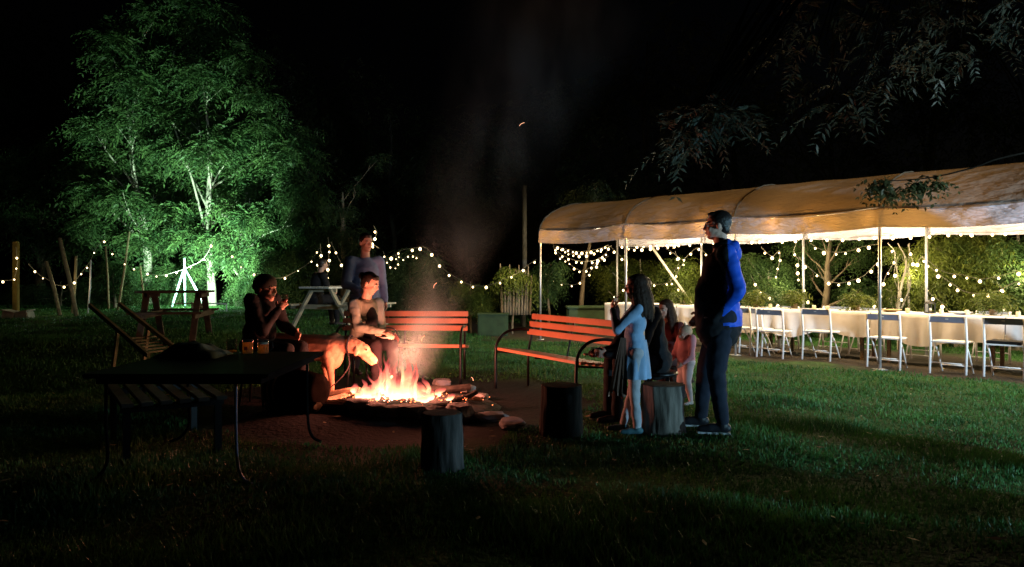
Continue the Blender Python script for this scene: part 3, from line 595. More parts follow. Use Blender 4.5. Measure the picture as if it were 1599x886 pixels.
for i, px in enumerate([1100, 1203, 1271, 1292, 1417, 1470, 1590, 1510]):
    b = on_tent(px, 470, 1.2); b.z = TZ+.012
    q = MB().lathe((0, 0, 0), [(.03, 0), (.032, .01), (.03, .07), (.022, .075), (.022, .012)], 12).build('candle_glass', mat('candle_wax', (.75, .68, .5), .4), None, True); q.location = b
    tag(q, ['left of the standing man', 'second from left, beside the blue jacket', 'third from left', 'fourth from left', 'just right of the front post', 'beside the dark lantern', 'closest to the right frame edge', 'left of the spiky potted plant'][i] and 'small pale candle glass on the white tables, ' + ['left of the standing man', 'beside the blue jacket', 'between two potted plants, left one', 'between two potted plants, right one', 'just right of the front post', 'beside the dark lantern', 'closest to the right frame edge', 'left of the spiky plant'][i], 'candle', 'candle glasses on the long tables')
# black cushion on the rightmost chair
b = T(s_at(1572, .36), .37, .47)
c_ = MB().box((0, 0, .02), (.42, .36, .045), RT, .015).build('seat_cushion', mat('black_fabric', (.012, .012, .014), .9), None); c_.location = b; tag(c_, 'thin black cushion on the folding chair cut by the right frame edge', 'cushion')

# ---------------------------------------------------------------- curved arm benches
slat_m = mat('varnished_slat', (.60, .24, .14), .5, .12, 3, .0); iron = mat('black_iron', (.02, .02, .022), .35, .1, metal=.6, spec=.5)
def bench(label, A, B, zb=.92, zs=.49, length=None):
    A = Vector((A[0], A[1], 0)); B = Vector((B[0], B[1], 0)); d = (B-A).normalized(); nb = Vector((-d.y, d.x, 0)); Lh = (B-A).length
    z0 = gz(*((A+B)/2)[:2]); root = empty('garden_bench', ((A+B)/2)+Vector((0, 0, z0)), label, 'bench', 'slatted benches with black curved arms')
    def L(u, v, z): return A+d*u+nb*v+Vector((0, 0, z))-Vector(root.location)
    for k, v in enumerate((0.02, .115, .21, .305, .40)):
        MB().beam(L(-.0, v, zs-.012*k), L(Lh, v, zs-.012*k), .075, .032, bev=.006).build('seat_slat', slat_m, root)
    for k in range(3):
        z = zb-.045-k*.095; v = .53-.035*k-.0
        MB().beam(L(0.02, v, z), L(Lh-.02, v, z), .028, .07, bev=.006).build('back_slat', slat_m, root)
    for u in (.06, Lh-.06):
        MB().tube(spline([L(u, -.03, 0), L(u, -.03, .42), L(u, .0, .58), L(u, .12, .69), L(u, .30, .72), L(u, .50, .70)], 5), .018, 8).build('arm', iron, root, True)
        MB().tube([L(u, .44, 0), L(u, .44, .42), L(u, .50, .68), L(u, .57, zb)], .017, 8).build('rear_leg', iron, root, True)
        MB().tube([L(u, -.02, zs-.035), L(u, .44, zs-.08)], .013, 6).build('seat_rail', iron, root, True)
    u = Lh/2; MB().tube([L(u, .0, zs-.03), L(u, .44, zs-.07), L(u, .50, .68), L(u, .56, zb-.02)], .013, 6).build('middle_bracket', iron, root, True)
    return root
bench('slatted bench glowing orange, standing slantwise right of the fire', (-.205, 9.1), (.72, 7.52))
bench('slatted bench behind the fire, half veiled by smoke', (-2.35, 9.5), (-.60, 9.42))

# ---------------------------------------------------------------- campfire
ash_m = mat('ash_earth', (.035, .03, .028), .95, .5, 20, 1.0)
log_m = mat('split_log', (.30, .20, .12), .85, .4, 8, .8, stretch=(1, 1, .3)); char_m = mat('charred_log', (.03, .025, .022), .85, .5, 12, .9)
stone_m = mat('pit_stone', (.24, .23, .24), .85, .3, 5, .9)
def rock(c, size, seed, label, cat='stone', m=None, flat=False):
    bm = bmesh.new(); bmesh.ops.create_icosphere(bm, subdivisions=3, radius=.5)
    for q in bm.verts:
        p = q.co.copy(); m_ = max(abs(p.x), abs(p.y), abs(p.z)); p = p.lerp(p*(.5/m_)*.92, .55)
        n_ = noise.noise(p*2.2+Vector((seed, 0, 0)))*.22+noise.noise(p*7+Vector((seed, 3, 0)))*.05
        p *= 1+n_; q.co = Vector((p.x*size[0], p.y*size[1], p.z*size[2]))
    me = bpy.data.meshes.new('fire_stone'); bm.to_mesh(me); bm.free(); me.materials.append(m or stone_m)
    o = bpy.data.objects.new('fire_stone', me); COL.objects.link(o); o.location = (c[0], c[1], gz(c[0], c[1])+size[2]*.36+c[2]); o.rotation_euler.z = seed*1.3
    return tag(o, label, cat, 'stones around the fire pit')
front = [(560, 651, .24, .15), (588, 655, .20, .14), (606, 656, .20, .13), (640, 655, .28, .15), (676, 655, .22, .14), (716, 653, .30, .17), (765, 655, .3, .08), (800, 668, .35, .06)]
fl = ['leftmost blue grey stone on the front rim of the fire', 'second stone from the left on the front rim', 'third stone from the left on the front rim', 'broad flat purple lit stone in the middle of the front rim', 'stone right of the middle on the front rim, behind the near stump', 'squared blue grey block at the right end of the front rim', 'low flat dark stone right of the squared block', 'flat stone slab lying toward the dark stump']
for i, (px, py, wd, h) in enumerate(front):
    d = 1599/(py-430)+.05; q = P(px, py, d); rock((q.x, q.y, 0), (wd*1.25, .24, h*1.2), i+1.5, fl[i])
for i, (px, py, wd, h, lab) in enumerate([(447, 636, .12, .10, 'small pale round stone at the left of the fire'), (425, 640, .13, .10, 'dark round stone at the far left of the fire ring'), (435, 628, .12, .08, 'dim stone behind the pale round one'), (752, 622, .14, .09, 'small stone at the right rear of the fire'), (730, 612, .16, .09, 'stone behind the burnt sticks on the right'), (610, 597, .2, .1, 'stone on the rear rim, in the smoke'), (690, 600, .2, .1, 'stone on the rear rim right of the smoke')]):
    d = 1599/(py-430); q = P(px, py, d); rock((q.x, q.y, 0), (wd*1.2, wd, h), i+11.2, lab, m=(mat('pale_stone', (.5, .45, .42), .8, .2, 6, .5) if i == 0 else None))
def log(a, b, r, m, label, seed=0, split=False, cat='log', grp='logs and sticks in the fire pit', name='log'):
    a = Vector(a); b = Vector(b); d = (b-a); L = d.length; n = 10; k = 9; u, v = ortho(d); vs = []
    for i in range(n+1):
        t = i/n; c = a.lerp(b, t)+Vector((noise.noise(Vector((seed, t*2, 0))), 0, noise.noise(Vector((seed, t*2, 5)))))*r*.6
        for j in range(k):
            an = 2*math.pi*j/k; rr = r*(1+.22*noise.noise(Vector((math.cos(an)*1.5+seed, math.sin(an)*1.5, t*3))))
            if split and math.sin(an) > .2: rr *= .45
            vs.append(c+(u*math.cos(an)+v*math.sin(an))*rr)
    fs = [(i*k+j, i*k+(j+1) % k, (i+1)*k+(j+1) % k, (i+1)*k+j) for i in range(n) for j in range(k)]
    fs += [tuple(range(k-1, -1, -1)), tuple(n*k+j for j in range(k))]
    c = (a+b)/2; mb = MB().add(vs, fs); o = mb.build(name, m, None, False, org=c); return tag(o, label, cat, grp)
LG = [((415, 620, 8.3), (520, 628, 7.9), .05, log_m, 'long split log pointing into the fire from the left', True), ((440, 632, 7.7), (545, 637, 7.5), .055, log_m, 'pinkish split log on the left front of the fire', True),
      ((480, 618, 8.2), (560, 613, 8.1), .045, log_m, 'log lying behind the left logs, close to the dog', True), ((540, 640, 7.5), (620, 646, 7.3), .06, char_m, 'black charred log along the front of the flames', False),
      ((560, 634, 7.6), (640, 634, 7.6), .05, char_m, 'charred log under the flames, left half', False), ((620, 640, 7.5), (700, 638, 7.5), .045, char_m, 'charred log under the flames, right half', False),
      ((655, 620, 8.0), (700, 632, 7.7), .03, char_m, 'thin burnt stick right of the flames', False), ((692, 636, 7.7), (744, 612, 7.9), .028, char_m, 'burnt stick leaning up to the right', False), ((700, 622, 7.9), (755, 626, 7.9), .035, log_m, 'short log at the right end of the fire', True),
      ((470, 640, 7.5), (500, 648, 7.3), .06, log_m, 'short pink chunk of wood at the left front', True), ((505, 628, 7.8), (575, 610, 8.4), .04, log_m, 'log leaning into the fire from the left rear', True), ((575, 622, 7.9), (612, 588, 8.1), .016, log_m, 'thin twig standing up in the left flames', False), ((640, 608, 8.4), (735, 605, 8.5), .04, char_m, 'dark log along the rear of the fire', False), ((500, 646, 7.4), (570, 655, 7.2), .045, char_m, 'dark log in front of the pink chunk', False)]
for i, (a, b, r, m, lab, sp) in enumerate(LG):
    A = P(*a); B = P(*b); A.z = max(A.z, gz(A.x, A.y)+r*.8); B.z = max(B.z, gz(B.x, B.y)+r*.8); log(A, B, r, m, lab, i*2.3, sp)
# flames
fm = bpy.data.materials.new('flame'); fm.use_nodes = True
def _flame():
    n = fm.node_tree.nodes; l = fm.node_tree.links
    for q in list(n):
        if q.type != 'OUTPUT_MATERIAL': n.remove(q)
    tc = n.new('ShaderNodeTexCoord'); sp = n.new('ShaderNodeSeparateXYZ'); l.new(tc.outputs['Generated'], sp.inputs[0])
    nz = n.new('ShaderNodeTexNoise'); nz.inputs['Scale'].default_value = 9; nz.inputs['Detail'].default_value = 5; mp = n.new('ShaderNodeMapping'); mp.inputs['Scale'].default_value = (1, 1, .35)
    l.new(tc.outputs['Object'], mp.inputs[0]); l.new(mp.outputs[0], nz.inputs[0])
    ad = n.new('ShaderNodeMath'); ad.operation = 'MULTIPLY_ADD'; ad.inputs[1].default_value = .5; ad.inputs[2].default_value = -.25; l.new(nz.outputs[0], ad.inputs[0])
    s = n.new('ShaderNodeMath'); s.operation = 'ADD'; l.new(sp.outputs[2], s.inputs[0]); l.new(ad.outputs[0], s.inputs[1])
    rp = n.new('ShaderNodeValToRGB'); e = rp.color_ramp.elements; e[0].position = 0; e[0].color = (1, .62, .40, 1); e[1].position = 1; e[1].color = (.7, .07, .09, 1)
    x = e.new(.35); x.color = (1, .44, .20, 1); x = e.new(.65); x.color = (1, .17, .12, 1)
    st = n.new('ShaderNodeMapRange'); st.inputs[3].default_value = 4.6; st.inputs[4].default_value = .5; l.new(s.outputs[0], st.inputs[0])
    em = n.new('ShaderNodeEmission'); l.new(s.outputs[0], rp.inputs[0]); l.new(rp.outputs[0], em.inputs[0]); l.new(st.outputs[0], em.inputs[1])
    lw = n.new('ShaderNodeLayerWeight'); lw.inputs[0].default_value = .35
    al = n.new('ShaderNodeMapRange'); al.inputs[1].default_value = .0; al.inputs[2].default_value = .95; al.inputs[3].default_value = .7; al.inputs[4].default_value = 0; l.new(lw.outputs['Facing'], al.inputs[0])
    al2 = n.new('ShaderNodeMapRange'); al2.inputs[1].default_value = .2; al2.inputs[2].default_value = 1.1; al2.inputs[3].default_value = 1; al2.inputs[4].default_value = .08; l.new(s.outputs[0], al2.inputs[0])
    mu = n.new('ShaderNodeMath'); mu.operation = 'MULTIPLY'; l.new(al.outputs[0], mu.inputs[0]); l.new(al2.outputs[0], mu.inputs[1])
    tr = n.new('ShaderNodeBsdfTransparent'); mx = n.new('ShaderNodeMixShader'); l.new(mu.outputs[0], mx.inputs[0]); l.new(tr.outputs[0], mx.inputs[1]); l.new(em.outputs[0], mx.inputs[2])
    out = [q for q in n if q.type == 'OUTPUT_MATERIAL'][0]; l.new(mx.outputs[0], out.inputs[0]); fm.cycles.emission_sampling = 'NONE'
_flame()
fr = empty('campfire', (FIRE.x, 7.85, .05), 'burning campfire with tall pink and yellow flames over glowing embers', 'campfire')
r_ = random.Random(5)
FL = [(612, 636, 52, .05), (634, 632, 66, .045), (598, 636, 46, .05), (588, 634, 36, .05), (622, 636, 42, .06), (645, 634, 34, .06), (606, 630, 62, .028), (575, 634, 24, .05), (560, 634, 16, .05), (655, 636, 26, .055), (630, 636, 30, .08), (600, 638, 26, .08), (666, 636, 34, .03), (616, 630, 60, .02), (640, 628, 50, .02), (590, 630, 50, .018), (626, 632, 78, .022), (649, 632, 60, .016), (604, 632, 70, .018), (592, 634, 56, .014), (672, 634, 16, .05), (552, 632, 14, .04), (684, 634, 12, .04), (700, 632, 10, .03), (638, 638, 18, .1), (612, 639, 18, .1), (660, 638, 14, .09), (580, 638, 14, .09)]
for i, (px, py, h, r) in enumerate(FL+[(565+i*7+r_.uniform(-4, 4), 634+r_.uniform(-5, 4), r_.uniform(10, 34), r_.uniform(.016, .035)) for i in range(9)]):
    d = r_.uniform(7.5, 8.0); b = P(px, py, d); b.z = .10+r_.uniform(0, .03); H = h/FPX*d*1.0; pts = []; rd = []; sd = r_.uniform(0, 50)
    for k in range(15):
        t = k/14; pts.append(b+Vector((noise.noise(Vector((sd, t*1.8, 0)))*.10*t+.05*t*(.5-r_.random()*.2), noise.noise(Vector((sd, t*2, 7)))*.07*t, H*t)))
        rd.append(r*(.55+1.1*t)*(1-t)**.75*1.3*(1+.3*noise.noise(Vector((sd+4, t*5, 0))))+.0008)
    mb = MB().tube(pts, rd, 10); L = Vector(fr.location); mb.v = [(L.x+(q[0]-L.x), q[1], q[2]) for q in mb.v]; part(mb, 'flame', fm, fr, True)
em1 = emis('ember_glow', (1, .22, .07), 5); em2 = emis('ember_white', (1, .62, .5), 4)
mb = MB(); mb2 = MB()
for i in range(330):
    a = r_.random()*6.28; rr = abs(r_.gauss(0, .24)); q = Vector((FIRE.x+rr*math.cos(a)*1.6+.10, 7.78+rr*math.sin(a)*.8, .05+.05*math.exp(-rr*rr*6)+r_.random()*.04))
    (mb if (r_.random() < .6 or rr > .3) else mb2).ball(q, (r_.uniform(.004, .013)*(1.2-rr), r_.uniform(.004, .012), r_.uniform(.003, .008)), 1)
tag(part(mb, 'ember_bed', em1, fr), kind='stuff'); tag(part(mb2, 'ember_bed', em2, fr), kind='stuff')
ab = MB().lathe((FIRE.x+.1, 7.8, 0), [(1.05, -.03), (.95, .02), (.6, .05), (.3, .07), (.02, .08)], 40, .15); part(ab, 'ash_bed', ash_m, fr, True)
for i, (p, q, lab) in enumerate([((803, 202), (827, 187), 'glowing spark high above the fire in the dark sky'), ((670, 461), (689, 431), 'curved glowing spark over the left bench'), ((645, 555), (676, 503), 'glowing spark just above the flames'), ((736, 589), (739, 595), 'tiny bright ember right of the smoke')]):
    A = P(*p, 7.9); B = P(*q, 7.9); c = (A+B)/2; dv = (B-A); dv = dv if i == 3 else dv.normalized()*min(dv.length, .07)
    o = MB().tube(spline([c-dv*.5, c+Vector((-.15*dv.z, 0, .12*dv.x)), c+dv*.5], 5), [.001]+[.003]*8+[.0035, .001], 5).build('spark', emis('spark_glow', (1, .50, .28), 1.6), None, True, org=c); tag(o, lab, 'spark', 'sparks rising from the fire')
# smoke plume
def smoke():
    path = [(-1.2, 8.0, .22, .28), (-1.05, 8.05, .6, .42), (-.85, 8.1, 1.1, .50), (-.65, 8.2, 1.7, .62), (-.3, 8.4, 2.6, .9), (.25, 8.8, 3.8, 1.3), (.9, 9.3, 5.2, 1.8)]
    mb = MB().tube([p[:3] for p in path], [p[3] for p in path], 20); o = mb.build('smoke', None)
    m = bpy.data.materials.new('smoke'); m.use_nodes = True; n = m.node_tree.nodes; l = m.node_tree.links; n.remove(n['Principled BSDF'])
    g = n.new('ShaderNodeNewGeometry'); sp = n.new('ShaderNodeSeparateXYZ'); l.new(g.outputs['Position'], sp.inputs[0])
    def curve(vals, lo, hi):
        c = n.new('ShaderNodeValToRGB'); e = c.color_ramp.elements; mr = n.new('ShaderNodeMath'); mr.operation = 'DIVIDE'; mr.inputs[1].default_value = 5.2; l.new(sp.outputs[2], mr.inputs[0]); l.new(mr.outputs[0], c.inputs[0])
        e[0].position = 0; e[-1].position = 1
        f = lambda x: (x-lo)/(hi-lo); e[0].color = (f(vals[0][1]),)*3+(1,); e[-1].color = (f(vals[-1][1]),)*3+(1,)
        for z, x in vals[1:-1]: q = e.new(z/5.2); q.color = (f(x),)*3+(1,)
        r = n.new('ShaderNodeMapRange'); r.inputs[3].default_value = lo; r.inputs[4].default_value = hi; l.new(c.outputs[0], r.inputs[0]); return r.outputs[0]
    zz = [p[2] for p in path]
    cx = curve([(0, -1.2)]+[(p[2], p[0]) for p in path[1:-1]]+[(5.2, .9)], -2, 2); cy = curve([(0, 8.0)]+[(p[2], p[1]) for p in path[1:-1]]+[(5.2, 9.3)], 7, 10)
    rr = curve([(0, .28)]+[(p[2], p[3]) for p in path[1:-1]]+[(5.2, 1.8)], 0, 2)
    cb = n.new('ShaderNodeCombineXYZ'); l.new(cx, cb.inputs[0]); l.new(cy, cb.inputs[1]); l.new(sp.outputs[2], cb.inputs[2])
    ds = n.new('ShaderNodeVectorMath'); ds.operation = 'DISTANCE'; l.new(cb.outputs[0], ds.inputs[0]); l.new(g.outputs['Position'], ds.inputs[1])
    dv = n.new('ShaderNodeMath'); dv.operation = 'DIVIDE'; l.new(ds.outputs['Value'], dv.inputs[0]); l.new(rr, dv.inputs[1])
    fo = n.new('ShaderNodeMapRange'); fo.interpolation_type = 'SMOOTHSTEP'; fo.inputs[1].default_value = .1; fo.inputs[2].default_value = .92; fo.inputs[3].default_value = 1; fo.inputs[4].default_value = 0; l.new(dv.outputs[0], fo.inputs[0])
    mp = n.new('ShaderNodeMapping'); mp.inputs['Scale'].default_value = (1, 1, .4); nz = n.new('ShaderNodeTexNoise'); nz.inputs['Scale'].default_value = 2.4; nz.inputs['Detail'].default_value = 3; nz.inputs['Distortion'].default_value = .6
    l.new(g.outputs['Position'], mp.inputs[0]); l.new(mp.outputs[0], nz.inputs[0])
    ns = n.new('ShaderNodeMapRange'); ns.inputs[1].default_value = .38; ns.inputs[2].default_value = .7; l.new(nz.outputs[0], ns.inputs[0])
    m1 = n.new('ShaderNodeMath'); m1.operation = 'MULTIPLY'; l.new(fo.outputs[0], m1.inputs[0]); l.new(ns.outputs[0], m1.inputs[1])
    hz = n.new('ShaderNodeMapRange'); hz.inputs[1].default_value = .25; hz.inputs[2].default_value = 2.0; hz.inputs[3].default_value = 2.1; hz.inputs[4].default_value = .2; l.new(sp.outputs[2], hz.inputs[0])
    m2 = n.new('ShaderNodeMath'); m2.operation = 'MULTIPLY'; l.new(m1.outputs[0], m2.inputs[0]); l.new(hz.outputs[0], m2.inputs[1])
    lo_ = n.new('ShaderNodeMapRange'); lo_.inputs[1].default_value = .25; lo_.inputs[2].default_value = .85; l.new(sp.outputs[2], lo_.inputs[0]); m3 = n.new('ShaderNodeMath'); m3.operation = 'MULTIPLY'; l.new(m2.outputs[0], m3.inputs[0]); l.new(lo_.outputs[0], m3.inputs[1]); m2 = m3
    v = n.new('ShaderNodeVolumePrincipled'); v.inputs['Color'].default_value = (.55, .75, .82, 1); v.inputs['Anisotropy'].default_value = .1; l.new(m2.outputs[0], v.inputs['Density'])
    l.new(v.outputs[0], n['Material Output'].inputs['Volume']); o.data.materials.append(m); m.volume_intersection_method if False else None
    tag(o, 'thin pale smoke drifting up and right from the fire', 'smoke', kind='stuff')
smoke()

# ---------------------------------------------------------------- stumps
def stump(px, py, wd, h, label, seed, bc=(.13, .115, .10)):  # bark tone differs per stump to imitate how each is lit
    d = 1599/(py-430); q = P(px, py, d+wd/2); z = gz(q.x, q.y); root = empty('tree_stump', (q.x, q.y, z), label, 'stump', 'sawn stumps used as seats')
    R = wd/2; n = 64; mb = MB(); vs = []; rows = 18
    for i in range(rows+1):
        t = i/rows
        for k in range(n):
            a = 2*math.pi*k/n; rr = R*(1+.06*noise.noise(Vector((math.cos(a)*1.2+seed, math.sin(a)*1.2, t)))+.055*noise.noise(Vector((math.cos(a)*6, math.sin(a)*6, t*1.8+seed)))*1.8+.09*(1-t)**4)
            vs.append((rr*math.cos(a), rr*math.sin(a), h*t))
    fs = [(i*n+k, i*n+(k+1) % n, (i+1)*n+(k+1) % n, (i+1)*n+k) for i in range(rows) for k in range(n)]
    mb.add(vs, fs).build('bark', mat('stump_bark_%d' % int(bc[0]*1000), bc, .95, .6, 12, 1.0, stretch=(1, 1, .25), spec=.05), root, True)
    top = MB().lathe((0, 0, h-.006), [(R*.97, 0), (R*.93, .008), (.01, .010)], n); top.build('cut_top', mat('cut_wood', (.09, .075, .06), .9, .3, 16, .4, spec=.05), root)
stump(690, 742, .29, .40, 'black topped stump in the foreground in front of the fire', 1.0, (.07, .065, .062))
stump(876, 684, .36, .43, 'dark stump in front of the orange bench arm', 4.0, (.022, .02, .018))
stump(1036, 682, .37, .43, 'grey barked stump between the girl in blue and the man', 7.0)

# ---------------------------------------------------------------- near table with mugs
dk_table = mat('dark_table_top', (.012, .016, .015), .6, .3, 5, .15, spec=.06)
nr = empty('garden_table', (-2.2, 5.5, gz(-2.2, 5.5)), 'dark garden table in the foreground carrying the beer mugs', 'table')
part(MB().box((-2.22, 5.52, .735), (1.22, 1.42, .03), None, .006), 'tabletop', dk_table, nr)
part(MB().box((-1.607, 5.52, .7345), (.004, 1.424, .033)), 'shade_strip', mat('matt_black', (.008, .008, .008), 1, spec=0), nr)  # added black strip that keeps the edge from glinting in firelight
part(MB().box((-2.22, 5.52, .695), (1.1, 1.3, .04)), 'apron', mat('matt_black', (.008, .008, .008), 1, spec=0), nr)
for sx in (-1, 1):
    for sy in (-1, 1):
        x = -2.22+sx*.5+(.13*-1 if (sx > 0 and sy < 0) else 0); y = 5.52+sy*.62
        part(MB().tube(spline([(x, y, .69), (x, y, .4), (x+.01, y, .16), (x+.05*sx, y-.02, .05), (x+.13*sx, y-.05, .012)], 5), .011, 8), 'leg', steel_dark if (sx > 0 and sy < 0) else mat('matt_black', (.008, .008, .008), 1, spec=0), nr, True)  # one leg made paler steel to imitate a lit glint, others black
glass = glassmat('clear_glass', (.95, .97, .95), .22); beer = mat('amber_beer', (.75, .30, .03), .15, .1, 5, spec=.6); foam = mat('beer_foam', (.8, .75, .65), .8)
def beermat():
    n = beer.node_tree.nodes; l = beer.node_tree.links; b = n['Principled BSDF']; t = n.new('ShaderNodeBsdfTranslucent'); t.inputs[0].default_value = (1, .62, .16, 1); x = n.new('ShaderNodeMixShader'); x.inputs[0].default_value = .85
    l.new(b.outputs[0], x.inputs[1]); l.new(t.outputs[0], x.inputs[2]); tp = n.new('ShaderNodeBsdfTransparent'); tp.inputs[0].default_value = (1, .66, .22, 1); y = n.new('ShaderNodeMixShader'); y.inputs[0].default_value = .42; l.new(x.outputs[0], y.inputs[1]); l.new(tp.outputs[0], y.inputs[2]); l.new(y.outputs[0], n['Material Output'].inputs[0])
beermat()
def mug(px, d, label, lvl, hnd, red=False, foamy=True, s=1.0):
    q = P(px, 547, d); q.z = .752; root = empty('beer_mug', q, label, 'mug', 'glass mugs on the near table'); R = .045*s
    MB().lathe((0, 0, 0), [(R*.9, 0), (R, .006), (R, .125*s), (R*.96, .127*s), (R*.93, .125*s), (R*.93, .014), (.001, .012)], 24).build('glass', glass, root, True)
    if lvl: MB().lathe((0, 0, .0145), [(R*.90, 0), (R*.91, .004), (R*.91, lvl)], 22).build('beer', beer, root, True)
    if lvl and foamy: MB().lathe((0, 0, .0155+lvl), [(R*.90, 0), (R*.90, .012), (R*.5, .016)], 22).build('foam', foam, root, True)
    MB().tube(spline([(hnd*R, 0, .105*s), (hnd*(R+.028), 0, .10*s), (hnd*(R+.032), 0, .06*s), (hnd*R, 0, .028*s)], 5), .006, 8).build('handle', glass, root, True)
    if red: MB().box((.0, -R-.001, .055), (.026, .002, .026)).build('label', mat('red_label', (.18, .02, .015), .7), root)
mug(387, 5.95, 'full beer mug with a small dark red square label', .085, -1, True, False)
mug(411, 5.95, 'foamy beer mug standing rightmost at the table corner side', .072, 1)
mug(362, 6.05, 'emptied glass mug, leftmost beside the crumpled cloth', .012, 1, False, False, .95)
mbc = MB(); vs = []; nn_ = 26
for i in range(nn_+1):
    for j in range(nn_+1):
        u, v = i/nn_, j/nn_; hgt = math.sin(math.pi*u)*math.sin(math.pi*v); e = .10*hgt**.5*(1+.6*noise.noise(Vector((u*5, v*5, 1))))+.006
        vs.append((-2.78+u*.50+.02*noise.noise(Vector((v*6, u*3, 2))), 5.62+v*.36+.02*noise.noise(Vector((u*6, v*3, 4))), .752+e))
mbc.add(vs, [(i*(nn_+1)+j, (i+1)*(nn_+1)+j, (i+1)*(nn_+1)+j+1, i*(nn_+1)+j+1) for i in range(nn_) for j in range(nn_)])
tag(mbc.build('crumpled_cloth', mat('green_cloth', (.14, .16, .11), .9, .3, 6), None, True, org=(-2.53, 5.8, .752)), 'dim crumpled greenish cloth lying left of the mugs', 'cloth')
# slatted seat beside the table
sb = empty('slatted_bench', (-2.75, 6.2, gz(-2.75, 6.2)), 'low wooden bench of diagonal slats in the dark beside the near table', 'bench')
dd = Vector((.55, -.83, 0)).normalized(); ss = Vector((-dd.y, dd.x, 0)); c0 = Vector((-2.86, 6.0, 0))
for k in range(6):
    o_ = c0+ss*(k-2.5)*.13; part(MB().beam(o_-dd*.62+Vector((0, 0, .45)), o_+dd*.62+Vector((0, 0, .45)), .085, .03, bev=.005), 'slat', mat('dark_wood', (.07, .06, .045), .8, .35, 6, .5), sb)
for t in (-.5, .5):
    part(MB().beam(c0+dd*t-ss*.36+Vector((0, 0, .41)), c0+dd*t+ss*.36+Vector((0, 0, .41)), .06, .05), 'crossbar', iron, sb)
    for u in (-.32, .32): part(MB().beam(c0+dd*t+ss*u+Vector((0, 0, 0)), c0+dd*t+ss*u+Vector((0, 0, .385)), .05, .05, up=dd), 'leg', iron, sb)

# barrel lying at the left of the pit
bq = P(462, 598, 7.55); bl = empty('barrel', (bq.x, bq.y, gz(bq.x, bq.y)), 'dark barrel lying on its side with pale curved hoops, left of the logs', 'barrel')
mbx = MB(); prof = [(.10, -.30), (.175, -.295), (.20, -.15), (.21, 0), (.20, .15), (.175, .295), (.10, .30)]
axis = Vector((.92, -.38, 0)); u_ = Vector((.38, .92, 0)); u3 = Vector((0, 0, 1))
def lay(mb):
    mb.v = [tuple(axis*q[2]+u_*q[0]+u3*q[1]+Vector((0, 0, .21))) for q in mb.v]; return mb
lay(MB().lathe((0, 0, 0), prof, 28)).build('body', mat('barrel_wood', (.008, .006, .005), 1, .4, 8, .3, spec=0), bl, True)
for z in (-.285, -.21, -.13):
    r0 = np.interp(abs(z), [0, .15, .295], [.21, .20, .175]); lay(MB().tube([(r0*math.cos(a), r0*math.sin(a), z) for a in np.linspace(0, 2*math.pi, 33)], .013, 6, False)).build('hoop', mat('pale_hoop', (.42, .28, .20), .6), bl, True)

# ---------------------------------------------------------------- picnic tables, tripod, posts at the left
def picnic(label, c, rz, H=.76, L=1.8, m=None, top_m=None, zoff=None, gap=True):
    root = empty('picnic_table', (c[0], c[1], gz(c[0], c[1]) if zoff is None else zoff), label, 'picnic table', 'wooden picnic tables at the back', rz); m = m or wood_m
    for k in range(5): MB().box((0, (k-2)*.145, H-.02), (L, .135, .035), None, .004).build('top_board', top_m or m, root)
    for sy in (-1, 1):
        for k in range(2): MB().box((0, sy*(.66+k*.13-.06), .45), (L, .12, .032), None, .004).build('seat_board', m, root)
    for x in (-L*.36, L*.36):
        for sy in (-1, 1): MB().beam((x, sy*.22, H-.05), (x, sy*.70, 0), .045, .095, up=(1, 0, 0)).build('leg', m, root)
        MB().beam((x+.047, -.78, .41), (x+.047, .78, .41), .04, .09).build('seat_bearer', m, root); MB().beam((x+.047, -.33, H-.075), (x+.047, .33, H-.075), .04, .07).build('top_bearer', m, root)
    return root
q = P(275, 500, 12.3); picnic('dark picnic table seen end on in front of the lit trees', (q.x, q.y), math.radians(12), .80, 1.1, mat('dark_wood', (.07, .06, .045), .8, .35, 6, .5))
q = P(532, 500, 15.2); picnic('picnic table with white top behind the seated woman', (q.x, q.y), math.radians(68), .82, 1.8, mat('pale_wood', (.42, .38, .28), .8, .2, 7, .4), mat('white_top', (.7, .7, .66), .6))
# lighting tripod
lt = empty('lamp_tripod', (P(288, 470, 24).x, 24, gz(-10, 24)), 'pale glowing tripod stand in front of the lit trees', 'tripod'); tm = mat('pale_tripod', (.65, .95, .95), .5)
tp = P(288, 418, 24); base = lt.location
part(MB().tube([tp, tp+Vector((0, 0, .32))], .03, 8), 'mast', tm, lt, True)
for px, dy in ((268, -.3), (289, .5), (322, -.3)):
    b = P(px, 466, 24+dy); b.z = gz(b.x, b.y); part(MB().tube([tp, b], .035, 8), 'leg', tm, lt, True)
for px, lab in ((322, 'small lamp box on a frame behind the dark picnic table, shining up into the trees'),):
    b = P(309, 472, 20.4); b.z = gz(b.x, b.y); fx = empty('floodlight', b, lab, 'lamp')
    part(MB().box(b+Vector((0, 0, .16)), (.34, .14, .2), None, .02), 'housing', mat('lamp_housing', (.6, .6, .5), .5), fx); part(MB().box(b+Vector((0, .075, .17)), (.3, .012, .16)), 'lens', emis('lamp_lens', (.8, 1, .7), 9), fx)
    part(MB().tube([b+Vector((-.75, 0, .02)), b+Vector((-.75, 0, .22)), b+Vector((-.4, 0, .24)), b+Vector((.5, 0, .24)), b+Vector((.8, 0, .22)), b+Vector((.8, 0, .02))], .02, 6), 'frame', white_metal, fx, True)
def pole(a, b, r, m, label, name='post', cat='post', grp='timbers and poles at the back left'):
    A = Vector(a); B = Vector(b); o = MB().tube([A, A.lerp(B, .5)+Vector((.02, 0, .01)), B], [r, r*.95, r*.85], 8).build(name, m, None, True, org=A); return tag(o, label, cat, grp)
pw = mat('weathered_pole', (.30, .24, .13), .8, .3, 8, .5)
